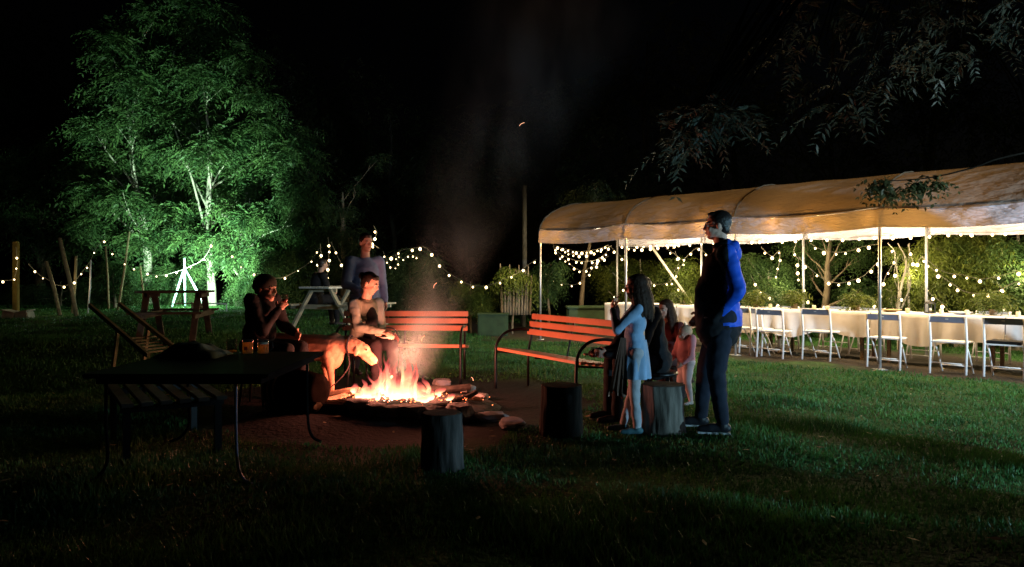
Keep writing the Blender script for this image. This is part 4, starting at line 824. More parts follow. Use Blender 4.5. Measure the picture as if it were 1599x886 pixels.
for (a, b, d, r, lab) in [((120, 489), (93, 372), 19, .055, 'long tan timber leaning left, beside the bulb string'), ((94, 494), (72, 408), 19, .05, 'shorter timber leaning left, leftmost of the leaning ones'), ((184, 476), (202, 362), 22, .035, 'thin pole leaning right in the bushes'), ((137, 476), (142, 406), 20, .022, 'thin white post holding up the bulb string'), ((113, 470), (119, 400), 20.5, .04, 'dim upright timber between two leaning ones'), ((225, 455), (219, 415), 22, .03, 'short thin stake left of the leaning pale trunk'), ((170, 440), (165, 385), 22.5, .03, 'stake holding bulbs at the left of the green trees')]:
    A = P(*a, d); A.z = gz(A.x, A.y)-.02; pole(A, P(*b, d), r, pw if 'white' not in lab else white_metal, lab, 'timber_post')
A = P(817, 500, 20); A.z = gz(A.x, A.y); pole(A, P(819, 290, 20), .07, mat('grey_pole', (.10, .105, .10), .8), 'tall thin grey pole left of the tent, seen through smoke', 'tall_pole', 'pole', None)
A = P(25, 470, 20.5); A.z = gz(A.x, A.y); o = MB().box((0, 0, 1.0), (.14, .14, 2.0), None, .02).build('timber_pillar', mat('yellow_pillar', (.12, .08, .015), .9), None); o.location = A; tag(o, 'yellowish square pillar lit by bulbs at the far left edge', 'pillar')
for i, (px, lab) in enumerate([(18, 'left of two low white boxes on the ground at the far left'), (39, 'right of two low white boxes on the ground at the far left')]):
    q = P(px, 495, 17.5); r = empty('white_box', (q.x, q.y, gz(q.x, q.y)), lab, 'box', 'two white boxes at the left edge'); wb = mat('white_plastic', (.5, .5, .46), .7)
    MB().box((0, 0, .09), (.30, .3, .18), Matrix.Rotation(.2*(1-2*i), 3, 'Y'), .02).build('body', wb, r); MB().box((0, 0, .20), (.32, .32, .025), Matrix.Rotation(.2*(1-2*i), 3, 'Y'), .006).build('lid', wb, r)
# wooden lounger
rt = empty('deck_chair', (P(200, 530, 9.6).x, 9.6, gz(-4.9, 9.6)), 'tan wooden deck chair frame leaning back at the left of the fire circle', 'chair')
for off in (0, .5):
    O = Vector((off*.35, off*.9, 0)); part(MB().beam(P(140, 477, 10.2)+O, P(232, 556, 8.8)+O, .035, .055), 'side_rail', pw, rt)
    part(MB().beam(P(185, 512, 9.6)+O, Vector((P(175, 560, 9.7)+O).to_tuple()[:2]+(gz(-5.2, 9.7),)), .035, .05), 'support_leg', pw, rt)
for k in range(6):
    a = P(198+k*5, 527+k*4.4, 9.4-k*.11); part(MB().beam(a+Vector((-.02, 0, -.02)), a+Vector((.22, .5, -.02)), .05, .018), 'slat', pw, rt)
# green storage box behind the bench, swing seat of pale stones
q = P(920, 497, 17.2); r = empty('storage_box', (q.x, q.y, gz(q.x, q.y)), 'dark green storage box with flat lid behind the orange bench', 'box'); gm = mat('green_plastic', (.03, .06, .025), .6)
MB().box((0, 0, .30), (1.05, .6, .60), None, .03).build('body', gm, r); MB().box((0, -.01, .63), (1.1, .66, .05), None, .015).build('lid', gm, r)
q = P(770, 495, 17); r = empty('storage_box', (q.x, q.y, gz(q.x, q.y)), 'dark low crate in front of the reed clump left of the grey pole', 'box')
MB().box((0, 0, .24), (.7, .5, .48), None, .02).build('body', gm, r); MB().box((0, 0, .495), (.74, .54, .03), None, .01).build('lid', gm, r)

# unseen log posts added right of the frame to cast shadow bands on the lawn
for i, (br, ds, r0) in enumerate(((31, 1.25, .105), (51, 1.3, .11), (14, 1.2, .12))):
    x = FLOOD[0]-ds*math.cos(math.radians(br)); y = FLOOD[1]+ds*math.sin(math.radians(br))
    o = MB().lathe((0, 0, 0), [(r0, -.02), (r0*.98, .3), (r0*.95, .72), (r0*.8, .74)], 16, .2, br).build('shadow_post', mat('stump_bark', (.12, .10, .08), .95, .5, 12, 1), None, True); o.location = (x, y, gz(x, y))
    tag(o, ['middle one of the unseen log posts added to cast lawn shadows', 'unseen log post added to cast lawn shadow, the one closest to the tent', 'thickest unseen log post added to cast lawn shadow, the one farthest from the tent'][i], 'post', 'unseen log posts added to cast lawn shadows')
# ---------------------------------------------------------------- people and the dog
def capsule(mb, a, ra, b, rb, n=14):
    a = Vector(a); b = Vector(b); d = b-a
    if d.length < 1e-6: return mb.ball(a, ra, 2)
    dn = d.normalized(); pts = []; rd = []
    for k in range(5):
        t = math.pi/2*(1-k/4); pts.append(a-dn*ra*math.sin(t)); rd.append(max(ra*math.cos(t), ra*.05))
    for k in range(1, 4): pts.append(a+d*k/4); rd.append(ra+(rb-ra)*k/4)
    for k in range(5):
        t = math.pi/2*(k/4); pts.append(b+dn*rb*math.sin(t)); rd.append(max(rb*math.cos(t), rb*.05))
    return mb.tube(pts, rd, n)
def remesh(mb, name, m, root, vox=.009, smooth=3, wrinkle=0, wscale=9, seed=0):
    L = Vector(root.location); mb.v = [tuple(Vector(q)-L) for q in mb.v]
    o = mb.build(name, m); md = o.modifiers.new('r', 'REMESH'); md.mode = 'VOXEL'; md.voxel_size = vox
    if smooth: s = o.modifiers.new('s', 'SMOOTH'); s.iterations = smooth; s.factor = .5
    dg = bpy.context.evaluated_depsgraph_get(); me = bpy.data.meshes.new_from_object(o.evaluated_get(dg)); old = o.data
    o.modifiers.clear(); o.data = me; bpy.data.meshes.remove(old); me.name = name
    if not me.materials: me.materials.append(m)
    if wrinkle:
        N = [v.normal.copy() for v in me.vertices]
        for v, n in zip(me.vertices, N):
            p = v.co; k = noise.noise(Vector((p.x*wscale, p.y*wscale, p.z*wscale*1.7+seed)))+.5*noise.noise(Vector((p.x*wscale*2.3, p.y*wscale*2.3+seed, p.z*wscale*3)))
            v.co = p+n*k*wrinkle
    me.polygons.foreach_set('use_smooth', [True]*len(me.polygons)); o.parent = root; return o
class Fr:
    def __init__(s, org, f):
        s.o = Vector(org); s.f = Vector((f[0], f[1], 0)).normalized(); s.l = Vector((-s.f.y, s.f.x, 0)); s.u = Vector((0, 0, 1))
    def __call__(s, p): return s.o+s.f*p[0]+s.l*p[1]+s.u*p[2]
def hand(mb, wr, d, palm, thumb_dir, curl, k=1.0):
    """palm + five bent fingers. d: direction from wrist, palm: direction the palm faces, thumb_dir: side of the thumb"""
    d = Vector(d).normalized(); palm = (Vector(palm)-d*Vector(palm).dot(d)).normalized(); t = (Vector(thumb_dir)-d*Vector(thumb_dir).dot(d)-palm*Vector(thumb_dir).dot(palm)).normalized(); wr = Vector(wr)
    R = Matrix((d, t, palm)).transposed(); mb.ball(wr+d*.045*k, (.05*k, .040*k, .017*k), 2, R)
    for i, (off, L) in enumerate(((.030, .072), (.010, .082), (-.010, .076), (-.029, .060))):
        b = wr+d*.078*k+t*off*k; cur = d; prev = b; seg = [L*.45*k, L*.32*k, L*.26*k]; r = .0095*k
        for j, s in enumerate(seg):
            a = curl*(.55+.35*j); cur = (d*math.cos(a)+palm*math.sin(a)).normalized(); nx = prev+cur*s; capsule(mb, prev, r*(1-.09*j), nx, r*(1-.09*(j+1)), 8); prev = nx
    b = wr+d*.028*k+t*.03*k; m_ = b+(d*.55+t*.75+palm*.35).normalized()*.036*k; capsule(mb, b, .013*k, m_, .0115*k, 8); capsule(mb, m_, .0115*k, m_+(d*.8+t*.15+palm*.6*(.4+curl)).normalized()*.032*k, .009*k, 8)
skin = mat('skin', (.62, .38, .29), .55, .08, 5, spec=.35); skin2 = mat('child_skin', (.62, .40, .32), .55, .06, 5)
def head(body, root, c, look, k, hair_m, style, skin_m, glasses=False, up=None):
    c = Vector(c); f = Vector(look).normalized(); u = (Vector((0, 0, 1))-f*f.z).normalized(); 
    if up is not None: u = (Vector(up)-f*Vector(up).dot(f)).normalized()
    l = u.cross(f); R = Matrix((f, l, u)).transposed(); q = lambda a, b, z: c+(f*a+l*b+u*z)*k
    b = body
    b.ball(q(-.012, 0, .025), (.096*k, .076*k, .092*k), 3, R)      # cranium
    b.ball(q(.025, 0, -.03), (.066*k, .058*k, .078*k), 3, R)       # face
    b.ball(q(.045, 0, -.088), (.034*k, .034*k, .024*k), 2, R)      # chin
    b.ball(q(.0, .0, -.06), (.065*k, .060*k, .045*k), 2, R)        # jaw
    b.ball(q(.076, 0, .022), (.016*k, .052*k, .010*k), 2, R)       # brow
    capsule(b, q(.084, 0, .012), .008*k, q(.102, 0, -.022), .0125*k, 10)  # nose
    b.ball(q(.096, .009, -.026), (.010*k, .009*k, .007*k), 1, R); b.ball(q(.096, -.009, -.026), (.010*k, .009*k, .007*k), 1, R)
    b.ball(q(.083, 0, -.050), (.010*k, .021*k, .007*k), 2, R); b.ball(q(.081, 0, -.062), (.011*k, .018*k, .007*k), 2, R)
    for s in (-1, 1):
        b.ball(q(-.008, s*.078, -.004), (.017*k, .008*k, .029*k), 2, R); b.ball(q(.058, s*.036, -.028), (.022*k, .02*k, .024*k), 2, R)
        part(MB().ball(q(.073, s*.030, .002), .0125*k, 2, R), 'eye', mat('eye_white', (.6, .58, .55), .3), root, True)
        part(MB().ball(q(.0815, s*.030, .002), .0058*k, 2, R), 'pupil', mat('pupil', (.02, .012, .01), .2), root, True)
        part(MB().tube([q(.086, s*.014, .021), q(.088, s*.03, .026), q(.077, s*.046, .021)], .0035*k, 6), 'eyebrow', hair_m, root)
    part(MB().ball(q(.0875, 0, -.0565), (.006*k, .019*k, .0025*k), 2, R), 'lips', mat('lips', (.34, .12, .10), .5), root, True)
    h = MB()
    if style == 'short':
        h.ball(q(-.024, 0, .040), (.098*k, .084*k, .092*k), 3, R); h.ball(q(-.055, 0, -.01), (.055*k, .072*k, .065*k), 2, R); h.ball(q(.035, 0, .088), (.048*k, .058*k, .030*k), 2, R)
    elif style == 'cap':
        h.ball(q(-.014, 0, .052), (.108*k, .092*k, .085*k), 3, R); h.ball(q(-.03, 0, .02), (.10*k, .088*k, .06*k), 3, R)
    elif style == 'bun':
        h.ball(q(-.03, 0, .034), (.094*k, .086*k, .094*k), 3, R); h.ball(q(.03, 0, .078), (.05*k, .062*k, .036*k), 2, R); h.ball(q(-.125, 0, .045), (.04*k, .042*k, .042*k), 2, R); h.ball(q(-.06, 0, -.02), (.05*k, .066*k, .06*k), 2, R)
    elif style == 'toddler':
        h.ball(q(-.022, 0, .038), (.095*k, .082*k, .088*k), 3, R); h.ball(q(-.05, 0, 0), (.05*k, .068*k, .06*k), 2, R)
        for s in (-1, 1): h.ball(q(-.05, s*.05, .125), (.022*k, .022*k, .03*k), 2, R)
    elif style == 'long':
        h.ball(q(-.028, 0, .038), (.100*k, .090*k, .094*k), 3, R); h.ball(q(.025, 0, .08), (.05*k, .064*k, .036*k), 2, R)
        dn = Vector((0, 0, -1))
        for a in range(13):
            an = math.pi*(.30+1.4*a/12); r0 = .082; p0 = q(r0*math.cos(an)*.7-.03, r0*math.sin(an)*.7, .06); 
            p1 = q(r0*math.cos(an)*1.15-.035, r0*math.sin(an)*1.08, -.09); p2 = p1+dn*.13*k+(-f*.02+l*.012*math.sin(an)); p3 = p2+dn*(.10+.03*math.sin(a*2.1))*k-f*.01
            h.tube([p0, p1, p2, p3], [.03*k, .032*k, .028*k, .006*k], 8)
    if style == 'cap': remesh(h, 'beanie', mat('dark_knit', (.03, .035, .03), .95), root, .009, 3)
    else: remesh(h, 'hair', hair_m, root, .007, 2, .003 if style == 'long' else .0018, 26)
    if style == 'cap':
        h = MB().ball(q(-.05, 0, -.012), (.055*k, .074*k, .05*k), 2, R); remesh(h, 'hair', hair_m, root, .008, 2, .002, 26)
    if glasses:
        g = MB()
        for s in (-1, 1):
            g.tube([q(.095, s*.032, .002)+(l*math.cos(a)*.021+u*math.sin(a)*.016)*k for a in np.linspace(0, 2*math.pi, 15)], .0022*k, 5)
            g.tube([q(.094, s*.052, .006), q(.0, s*.084, .010)], .0022*k, 5)
        g.tube([q(.097, -.012, .004), q(.099, .012, .004)], .0022*k, 5); part(g, 'glasses', mat('dark_frame', (.02, .02, .02), .3), root)
def person(label, org, face, J, k, look, cols, style='short', bulk=1.0, hands=None, female=False, hem=None, sleeve=1.0, open_front=None, hood=False, glasses=False, skirt=None, skin_m=None, hk=None, legs_bare=False, shoe_sole=None, head_up=None):
    """J in metres in the person's own frame (forward, left, up)"""
    F = Fr((org[0], org[1], org[2] if len(org) > 2 else gz(org[0], org[1])), face); root = empty('person', F.o, label, 'person'); G = {n: F(Vector(p)) for n, p in J.items()}
    lk = F.f*look[0]+F.l*look[1]+F.u*look[2]; sk = skin_m or skin; top_m, bot_m, shoe_m, hair_m = cols; hk = hk or k
    B = MB(); b = bulk*k
    capsule(B, G['pelvis'], .115*b, G['chest'], .115*b); capsule(B, G['chest'], .11*b, G['neck']-Vector((0, 0, .04*k)), .07*k)
    nk = G['neck']; hd = G['head']; capsule(B, nk-Vector((0, 0, .03*k)), .062*k, hd+Vector((0, 0, -.05*hk))-lk.normalized()*.02*hk, .052*k)
    for s in 'lr':
        capsule(B, G['neck']-Vector((0, 0, .07*k)), .05*k, G['sh_'+s], .05*k); capsule(B, G['sh_'+s], .048*b, G['el_'+s], .036*k); capsule(B, G['el_'+s], .036*k, G['wr_'+s], .024*k)
        capsule(B, G['pelvis'], .10*b, G['hip_'+s], .09*b); capsule(B, G['hip_'+s], .078*b, G['kn_'+s], .052*k); capsule(B, G['kn_'+s], .050*k, G['kn_'+s].lerp(G['an_'+s], .35), .052*k); capsule(B, G['kn_'+s].lerp(G['an_'+s], .35), .052*k, G['an_'+s], .034*k)
        hdv = hands and hands.get(s)
        fa = (G['wr_'+s]-G['el_'+s]).normalized()
        if hdv: dv = F.f*hdv[0][0]+F.l*hdv[0][1]+F.u*hdv[0][2]; pv = F.f*hdv[1][0]+F.l*hdv[1][1]+F.u*hdv[1][2]; tv = F.f*hdv[2][0]+F.l*hdv[2][1]+F.u*hdv[2][2]; cu = hdv[3]
        else: dv = fa; pv = F.l*(-1 if s == 'l' else 1); tv = F.f; cu = .5
        hand(B, G['wr_'+s], dv, pv, tv, cu, k*1.0)
    head(B, root, hd, lk, hk, hair_m, style, sk, glasses, head_up)
    remesh(B, 'body', sk, root, .0068, 1)
    # top
    t = MB(); sh = (G['sh_l']-G['sh_r']).normalized(); ch = G['chest']; pe = G['pelvis']; ax = (ch-pe).normalized(); fw = sh.cross(ax).normalized(); R = Matrix((fw, sh, ax)).transposed()
    wdt = (G['sh_l']-G['sh_r']).length/2
    t.ball(ch, (.135*b, max(wdt*.92, .14*b), .20*k), 3, R); t.ball(pe.lerp(ch, .45)+fw*.01, (.132*b, .165*b*(1-.1*female), .22*k), 3, R); t.ball(pe+ax*.03*k, (.138*b, .175*b, .15*k), 3, R)
    if female: t.ball(ch+fw*.07*k-ax*.02, (.075*k, .13*k, .075*k), 2, R)
    capsule(t, G['neck']-Vector((0, 0, .06*k)), .08*k, ch, .12*b)
    if hood or open_front: capsule(t, nk+sh*.03+Vector((0, 0, -.01)), .055*k, nk-sh*.03+Vector((0, 0, -.01)), .055*k)
    if hood:
        hb = nk-fw*.085*k; capsule(t, hb+sh*.07*k, .05*k, hb-sh*.07*k, .05*k); capsule(t, hb-fw*.02-Vector((0, 0, .07*k)), .055*k, hb, .055*k); capsule(t, nk+fw*.05*k+sh*.05*k, .028*k, nk-fw*.04+sh*.075*k+Vector((0, 0, .025)), .035*k); capsule(t, nk+fw*.05*k-sh*.05*k, .028*k, nk-fw*.04-sh*.075*k+Vector((0, 0, .025)), .035*k)
    for s in 'lr':
        capsule(t, G['neck']-Vector((0, 0, .09*k)), .06*k, G['sh_'+s], .068*b); capsule(t, G['sh_'+s], .070*b, G['el_'+s], .056*b); we = G['el_'+s].lerp(G['wr_'+s], sleeve); capsule(t, G['el_'+s], .056*b, we, .040*k+(.004 if hood else 0))
    if hem: capsule(t, pe, .17*b, pe-Vector((0, 0, hem*.6)), .165*b); t.ball(pe-Vector((0, 0, hem*.5)), (.165*b, .19*b, hem*1.1), 3, R); t.ball(pe+fw*.03+Vector((0, 0, .12)), (.15*b, .16*b, .26), 3, R)
    remesh(t, 'jacket' if (hood or open_front) else 'top', top_m, root, .011, 4, .009*k, 9, len(label))
    if open_front:   # darker shirt panel between the open jacket fronts
        p = MB(); c1 = nk+fw*.06*k-Vector((0, 0, .06*k)); c2 = ch+fw*.132*b; c3 = pe.lerp(ch, .45)+fw*.135*b; c4 = pe+fw*.115*b; capsule(p, c1, .05*k, c2, .070*k); capsule(p, c2, .07*k, c3, .075*k); capsule(p, c3, .075*k, c4, .085*k); remesh(p, 'shirt', open_front, root, .010, 3, .003)
    if not legs_bare:
        q = MB(); capsule(q, G['hip_l'], .108*b, G['hip_r'], .108*b); capsule(q, pe, .12*b, pe-Vector((0, 0, .05*k)), .12*b)
        for s in 'lr':
            an = G['an_'+s]; capsule(q, G['hip_'+s], .098*b, G['kn_'+s], .070*b); capsule(q, G['kn_'+s], .070*b, an+(G['kn_'+s]-an).normalized()*.01, .052*k)
        remesh(q, 'trousers', bot_m, root, .011, 4, .007*k, 9, 3)
    if skirt:
        z0, z1, r0, r1, sm = skirt; mb = MB(); n = 44; vs = []
        for i in range(13):
            tt = i/12; z = z0+(z1-z0)*tt; cc = pe.lerp((G['kn_l']+G['kn_r'])/2, tt*.8)
            for a in range(n):
                an = 2*math.pi*a/n; fold = 1+.10*tt*math.sin(an*9+tt)+.04*tt*math.sin(an*17); rr = (r0+(r1-r0)*tt**.8)*fold
                vs.append(Vector((cc.x, cc.y, F.o.z+z))+F.f*math.cos(an)*rr*.92+F.l*math.sin(an)*rr)
        mb.add(vs, [(i*n+a, i*n+(a+1) % n, (i+1)*n+(a+1) % n, (i+1)*n+a) for i in range(12) for a in range(n)]); part(mb, 'skirt', sm, root, True)
    for s in 'lr':
        an = G['an_'+s]; kn = G['kn_'+s]; ff = J.get('foot_'+s, (1, 0, 0)); fd = (F.f*ff[0]+F.l*ff[1]+F.u*ff[2]).normalized(); q = MB(); dn = Vector((0, 0, -1))
        capsule(q, an-fd*.03*k+dn*.04*k, .038*k, an+fd*.10*k+dn*.045*k, .036*k); capsule(q, an+fd*.09*k+dn*.05*k, .037*k, an+fd*.17*k+dn*.055*k, .028*k); capsule(q, an, .045*k, an+dn*.03*k, .045*k)
        remesh(q, 'shoe', shoe_m, root, .008, 3)
        if shoe_sole:
            sq = MB(); sl = F.u.cross(fd).normalized(); sq.beam(an-fd*.06*k+dn*.082*k, an+fd*.195*k+dn*.082*k, .075*k, .014*k, bev=.005); part(sq, 'sole', shoe_sole, root)
    return root
def stand(k):
    J = {'pelvis': (0, 0, .96), 'chest': (.0, 0, 1.28), 'neck': (.0, 0, 1.50), 'head': (.035, 0, 1.665), 'sh_l': (-.01, .19, 1.43), 'sh_r': (-.01, -.19, 1.43), 'el_l': (-.05, .26, 1.14), 'el_r': (-.05, -.26, 1.14), 'wr_l': (.08, .24, .92), 'wr_r': (.08, -.24, .92),
         'hip_l': (0, .09, .92), 'hip_r': (0, -.09, .92), 'kn_l': (.02, .11, .50), 'kn_r': (.02, -.11, .50), 'an_l': (-.03, .12, .095), 'an_r': (-.03, -.12, .095)}
    return {a: tuple(c*k for c in b) for a, b in J.items()}
def sit(k, seat=.46, lean=0.0):
    h = seat+.09*k; J = {'pelvis': (0, 0, h), 'chest': (.06+lean, 0, h+.36*k), 'neck': (.09+lean*1.6, 0, h+.56*k), 'head': (.14+lean*2, 0, h+.72*k), 'sh_l': (.08+lean*1.5, .18*k, h+.49*k), 'sh_r': (.08+lean*1.5, -.18*k, h+.49*k),
         'el_l': (.16+lean, .25*k, h+.22*k), 'el_r': (.16+lean, -.25*k, h+.22*k), 'wr_l': (.38, .14*k, h+.16*k), 'wr_r': (.38, -.14*k, h+.16*k), 'hip_l': (.02, .09*k, h), 'hip_r': (.02, -.09*k, h), 'kn_l': (.43*k, .12*k, h+.02), 'kn_r': (.43*k, -.12*k, h+.02), 'an_l': (.46*k, .12*k, .095*k), 'an_r': (.46*k, -.12*k, .095*k)}
    return J
blk = mat('black_cloth', (.012, .012, .015), .9, .2, 8); navy = mat('navy_trousers', (.012, .016, .03), .9); shoe_b = mat('black_shoe', (.015, .015, .02), .5)
hair_d = mat('dark_hair', (.018, .012, .010), .45, .3, 60, .3, spec=.5); hair_br = mat('brown_hair', (.035, .018, .012), .6, .3, 60, .3, spec=.15); hair_bl = mat('blond_hair', (.55, .45, .33), .6, .2, 60, .2)
# standing man, facing left
k = 1.93/1.79; J = stand(k); J['kn_l'] = (.05*k, .12*k, .5*k); J['an_l'] = (.0, .13*k, .10*k); J['an_r'] = (.16*k, -.13*k, .10*k); J['kn_r'] = (.12*k, -.12*k, .5*k)
J['el_l'] = (-.11*k, .25*k, 1.15*k); J['wr_l'] = (.06*k, .17*k, .93*k); J['el_r'] = (.0, -.27*k, 1.13*k); J['wr_r'] = (.15*k, -.2*k, .95*k); J['pelvis'] = (.03, 0, .97*k); J['chest'] = (.02, 0, 1.27*k); J['sh_l'] = (-.03, .19*k, 1.44*k)
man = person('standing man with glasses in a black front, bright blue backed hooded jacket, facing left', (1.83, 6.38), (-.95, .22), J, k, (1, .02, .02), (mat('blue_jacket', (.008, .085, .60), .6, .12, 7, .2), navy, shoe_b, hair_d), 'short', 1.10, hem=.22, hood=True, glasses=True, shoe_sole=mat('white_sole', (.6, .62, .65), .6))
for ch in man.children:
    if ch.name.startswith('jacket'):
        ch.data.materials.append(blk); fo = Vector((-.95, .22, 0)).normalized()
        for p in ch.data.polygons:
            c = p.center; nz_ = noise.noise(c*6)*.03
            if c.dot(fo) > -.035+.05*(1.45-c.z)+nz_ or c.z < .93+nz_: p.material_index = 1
# girl in pale blue
k = 1.40/1.79; J = stand(k); J['el_l'] = (.20, .20, 1.07*k+.07); J['wr_l'] = (.22, .05, 1.30*k+.06); J['el_r'] = (.18, -.17, 1.05*k); J['wr_r'] = (.24, -.03, 1.25*k+.0); J['an_l'] = (-.01, .07, .095*k); J['an_r'] = (.10, -.07, .095*k)
J['el_l'] = (.17, .14, .93); J['wr_l'] = (.20, .03, 1.10); J['el_r'] = (.16, -.16, .90); J['wr_r'] = (.17, -.05, 1.12); J['head'] = (.0, 0, 1.665*k); J['neck'] = (-.02, 0, 1.49*k)
dress = mat('pale_blue_dress', (.26, .40, .60), .85, .12, 6, .3)
person('girl with long dark hair in a pale blue dress, hands raised to her mouth', (1.10, 6.50), (-.97, .1), J, k, (1, .05, -.06), (dress, mat('grey_tights', (.42, .44, .50), .85), mat('teal_shoe', (.05, .12, .15), .6), hair_br), 'long', .88, {'l': ((.15, -.3, 1), (-.8, -.3, 0), (.3, 0, .6), .9), 'r': ((.1, .2, 1), (-.9, .2, 0), (.3, 0, .6), .8)}, female=True, skirt=(.84, .50, .10, .155, dress), hk=.93)
gs = [o for o in bpy.data.objects if o.get('label', '').startswith('girl with long dark')][0]
mbs = MB(); vs = []; 
for i in range(15):
    t = i/14
    for j in range(9):
        u = j/8-.5; wv = .025+.065*t; vs.append(tuple(Vector((1.10, 6.50, gz(1.1, 6.5)))+Vector((-.12-.05*t, -.07-.03*t, .86-(.50+.03*math.sin(u*8))*t))+Vector((.87, -.49, 0))*(u*2*wv)+Vector((-.49, -.87, 0))*.022*t*math.sin(u*24+t*2)))
mbs.add(vs, [(i*9+j, i*9+j+1, (i+1)*9+j+1, (i+1)*9+j) for i in range(14) for j in range(8)]); part(mbs, 'scarf', mat('beige_scarf', (.42, .25, .19), .95), gs, True)
# seated adult in black at the bench end
J = sit(1.0, .47, .02); J['wr_l'] = (.55, .12, .66); J['el_l'] = (.30, .26, .68); J['wr_r'] = (.66, -.02, .66); J['el_r'] = (.38, -.2, .66)
sb_ = person('seated adult in black behind the girl, one arm reaching out with a glass', (1.42, 7.15), (-.96, -.2), J, 1.0, (1, 0, -.1), (blk, blk, shoe_b, hair_d), 'short', 1.08, {'l': ((.8, -.3, .1), (0, -1, 0), (0, 0, 1), 1.0)}, female=True)
# stool for that adult (his seat)
st = empty('garden_stool', (1.42, 7.15, gz(1.42, 7.15)), 'plain black stool under the adult in black', 'stool')
MB().lathe((0, 0, .44), [(.19, 0), (.2, .01), (.2, .03), (.18, .04)], 24).build('seat', iron, st, True)
for a in range(4): MB().tube([(.13*math.cos(a*1.57+.7), .13*math.sin(a*1.57+.7), .44), (.19*math.cos(a*1.57+.7), .19*math.sin(a*1.57+.7), 0)], .013, 8).build('leg', iron, st, True)
# toddler
k = .90/1.79; J = stand(k); J['head'] = (.02, 0, .755); J['neck'] = (0, 0, .66); J['el_l'] = (.05, .15, .53); J['wr_l'] = (.14, .12, .46); J['el_r'] = (.04, -.15, .52); J['wr_r'] = (.16, -.1, .45); J['an_r'] = (.07, -.06, .05)
for q in ('kn_l', 'kn_r'): J[q] = (.03, J[q][1], .26)
person('toddler in a pink top with two tiny hair bunches beside the stump', (1.87, 7.85), (-.9, -.42), J, k, (1, .1, -.05), (mat('pink_top', (.85, .42, .50), .85, .08), mat('pale_tights', (.7, .66, .72), .85), mat('white_shoe', (.6, .62, .65), .6), hair_bl), 'toddler', 1.28, skin_m=skin2, hk=.80)
# child behind the toddler
J = sit(.80, .34, .02); J['wr_l'] = (.30, .05, .62); J['wr_r'] = (.30, -.08, .58)
person('brown haired child in dark maroon clothes sitting low behind the toddler', (1.86, 8.35), (-.75, -.66), J, .80, (1, 0, -.1), (mat('maroon_top', (.10, .025, .03), .9), mat('maroon_trousers', (.05, .03, .035), .9), shoe_b, hair_br), 'long', .95, female=True, skin_m=skin2, hk=.9)
cs = log((1.86+.02, 8.35, gz(1.86, 8.35)), (1.86+.02, 8.35, gz(1.86, 8.35)+.335), .19, char_m, 'low dark log seat under the brown haired child', 3, cat='stump', grp=None, name='stump_seat')
# seated woman in the cream jacket
J = sit(1.03, .47, .02); J['head'] = (.19, 0, 1.31); J['neck'] = (.09, 0, 1.12); J['wr_l'] = (.30, .02, .74); J['el_l'] = (.06, .28, .74); J['wr_r'] = (.56, -.10, .76); J['el_r'] = (.25, -.24, .80)
wm = person('seated woman in a cream jacket over a black top, looking down at the dog', (-1.86, 8.98), (.76, -.65), J, 1.10, (1, .42, -.42), (mat('cream_jacket', (.25, .27, .22), .85, .12, 7, .3), mat('plum_trousers', (.018, .01, .014), .9), shoe_b, hair_d), 'bun', .98, {'r': ((.9, 0, -.25), (0, .3, -1), (0, 1, 0), .7), 'l': ((.8, -.5, 0), (0, -.3, -1), (.3, -1, 0), .7)}, female=True, open_front=blk, hk=1.12)
st2 = copy_tree(st); st2.location = (-1.86, 8.98, gz(-1.86, 8.98)); st2['label'] = 'plain black stool under the woman in the cream jacket'; st['group'] = st2['group'] = 'black stools'
# seated man at the left, drinking
J = sit(1.08, .50, .0); J['head'] = (.12, 0, 1.25); J['neck'] = (.05, 0, 1.09); J['wr_r'] = (.30, -.05, 1.03); J['el_r'] = (.25, -.24, .82)
person('seated man in black clothes and a dark cap, drinking with both hands at his mouth', (-2.76, 7.90), (.95, -.30), J, 1.10, (1, .0, -.05), (blk, blk, shoe_b, hair_d), 'cap', 1.1, {'r': ((.3, .6, .6), (-.4, .8, 0), (-.2, 0, .8), .8)}, hk=1.22)
st3 = copy_tree(st); st3.location = (-2.76, 7.90, gz(-2.76, 7.90)); st3['label'] = 'plain black stool under the man in the dark cap'; st3['group'] = 'black stools'
F_ = Fr((-2.76, 7.90, gz(-2.76, 7.90)), (.95, -.30)); g = F_(Vector((.30, .03, 1.24)))
# blurred standing person
k = 1.96/1.79; J = stand(k); J['el_r'] = (.05, -.27*k, 1.15*k); J['wr_r'] = (.22, -.16*k, 1.08*k)
person('standing person in a loose pale blue shirt behind the seated woman', (-2.04, 10.15), (.55, -.83), J, k, (1, .1, -.05), (mat('loose_blue_shirt', (.19, .25, .42), .9, .1, 5), navy, shoe_b, hair_d), 'short', 1.12)
# dark silhouette by the picnic table
J = sit(1.0, .47, .03); person('black clad person sitting at the white topped picnic table', (P(490, 500, 15).x, 15.0), (.6, .5), J, 1.0, (1, 0, 0), (blk, blk, shoe_b, hair_d), 'short', 1.15)
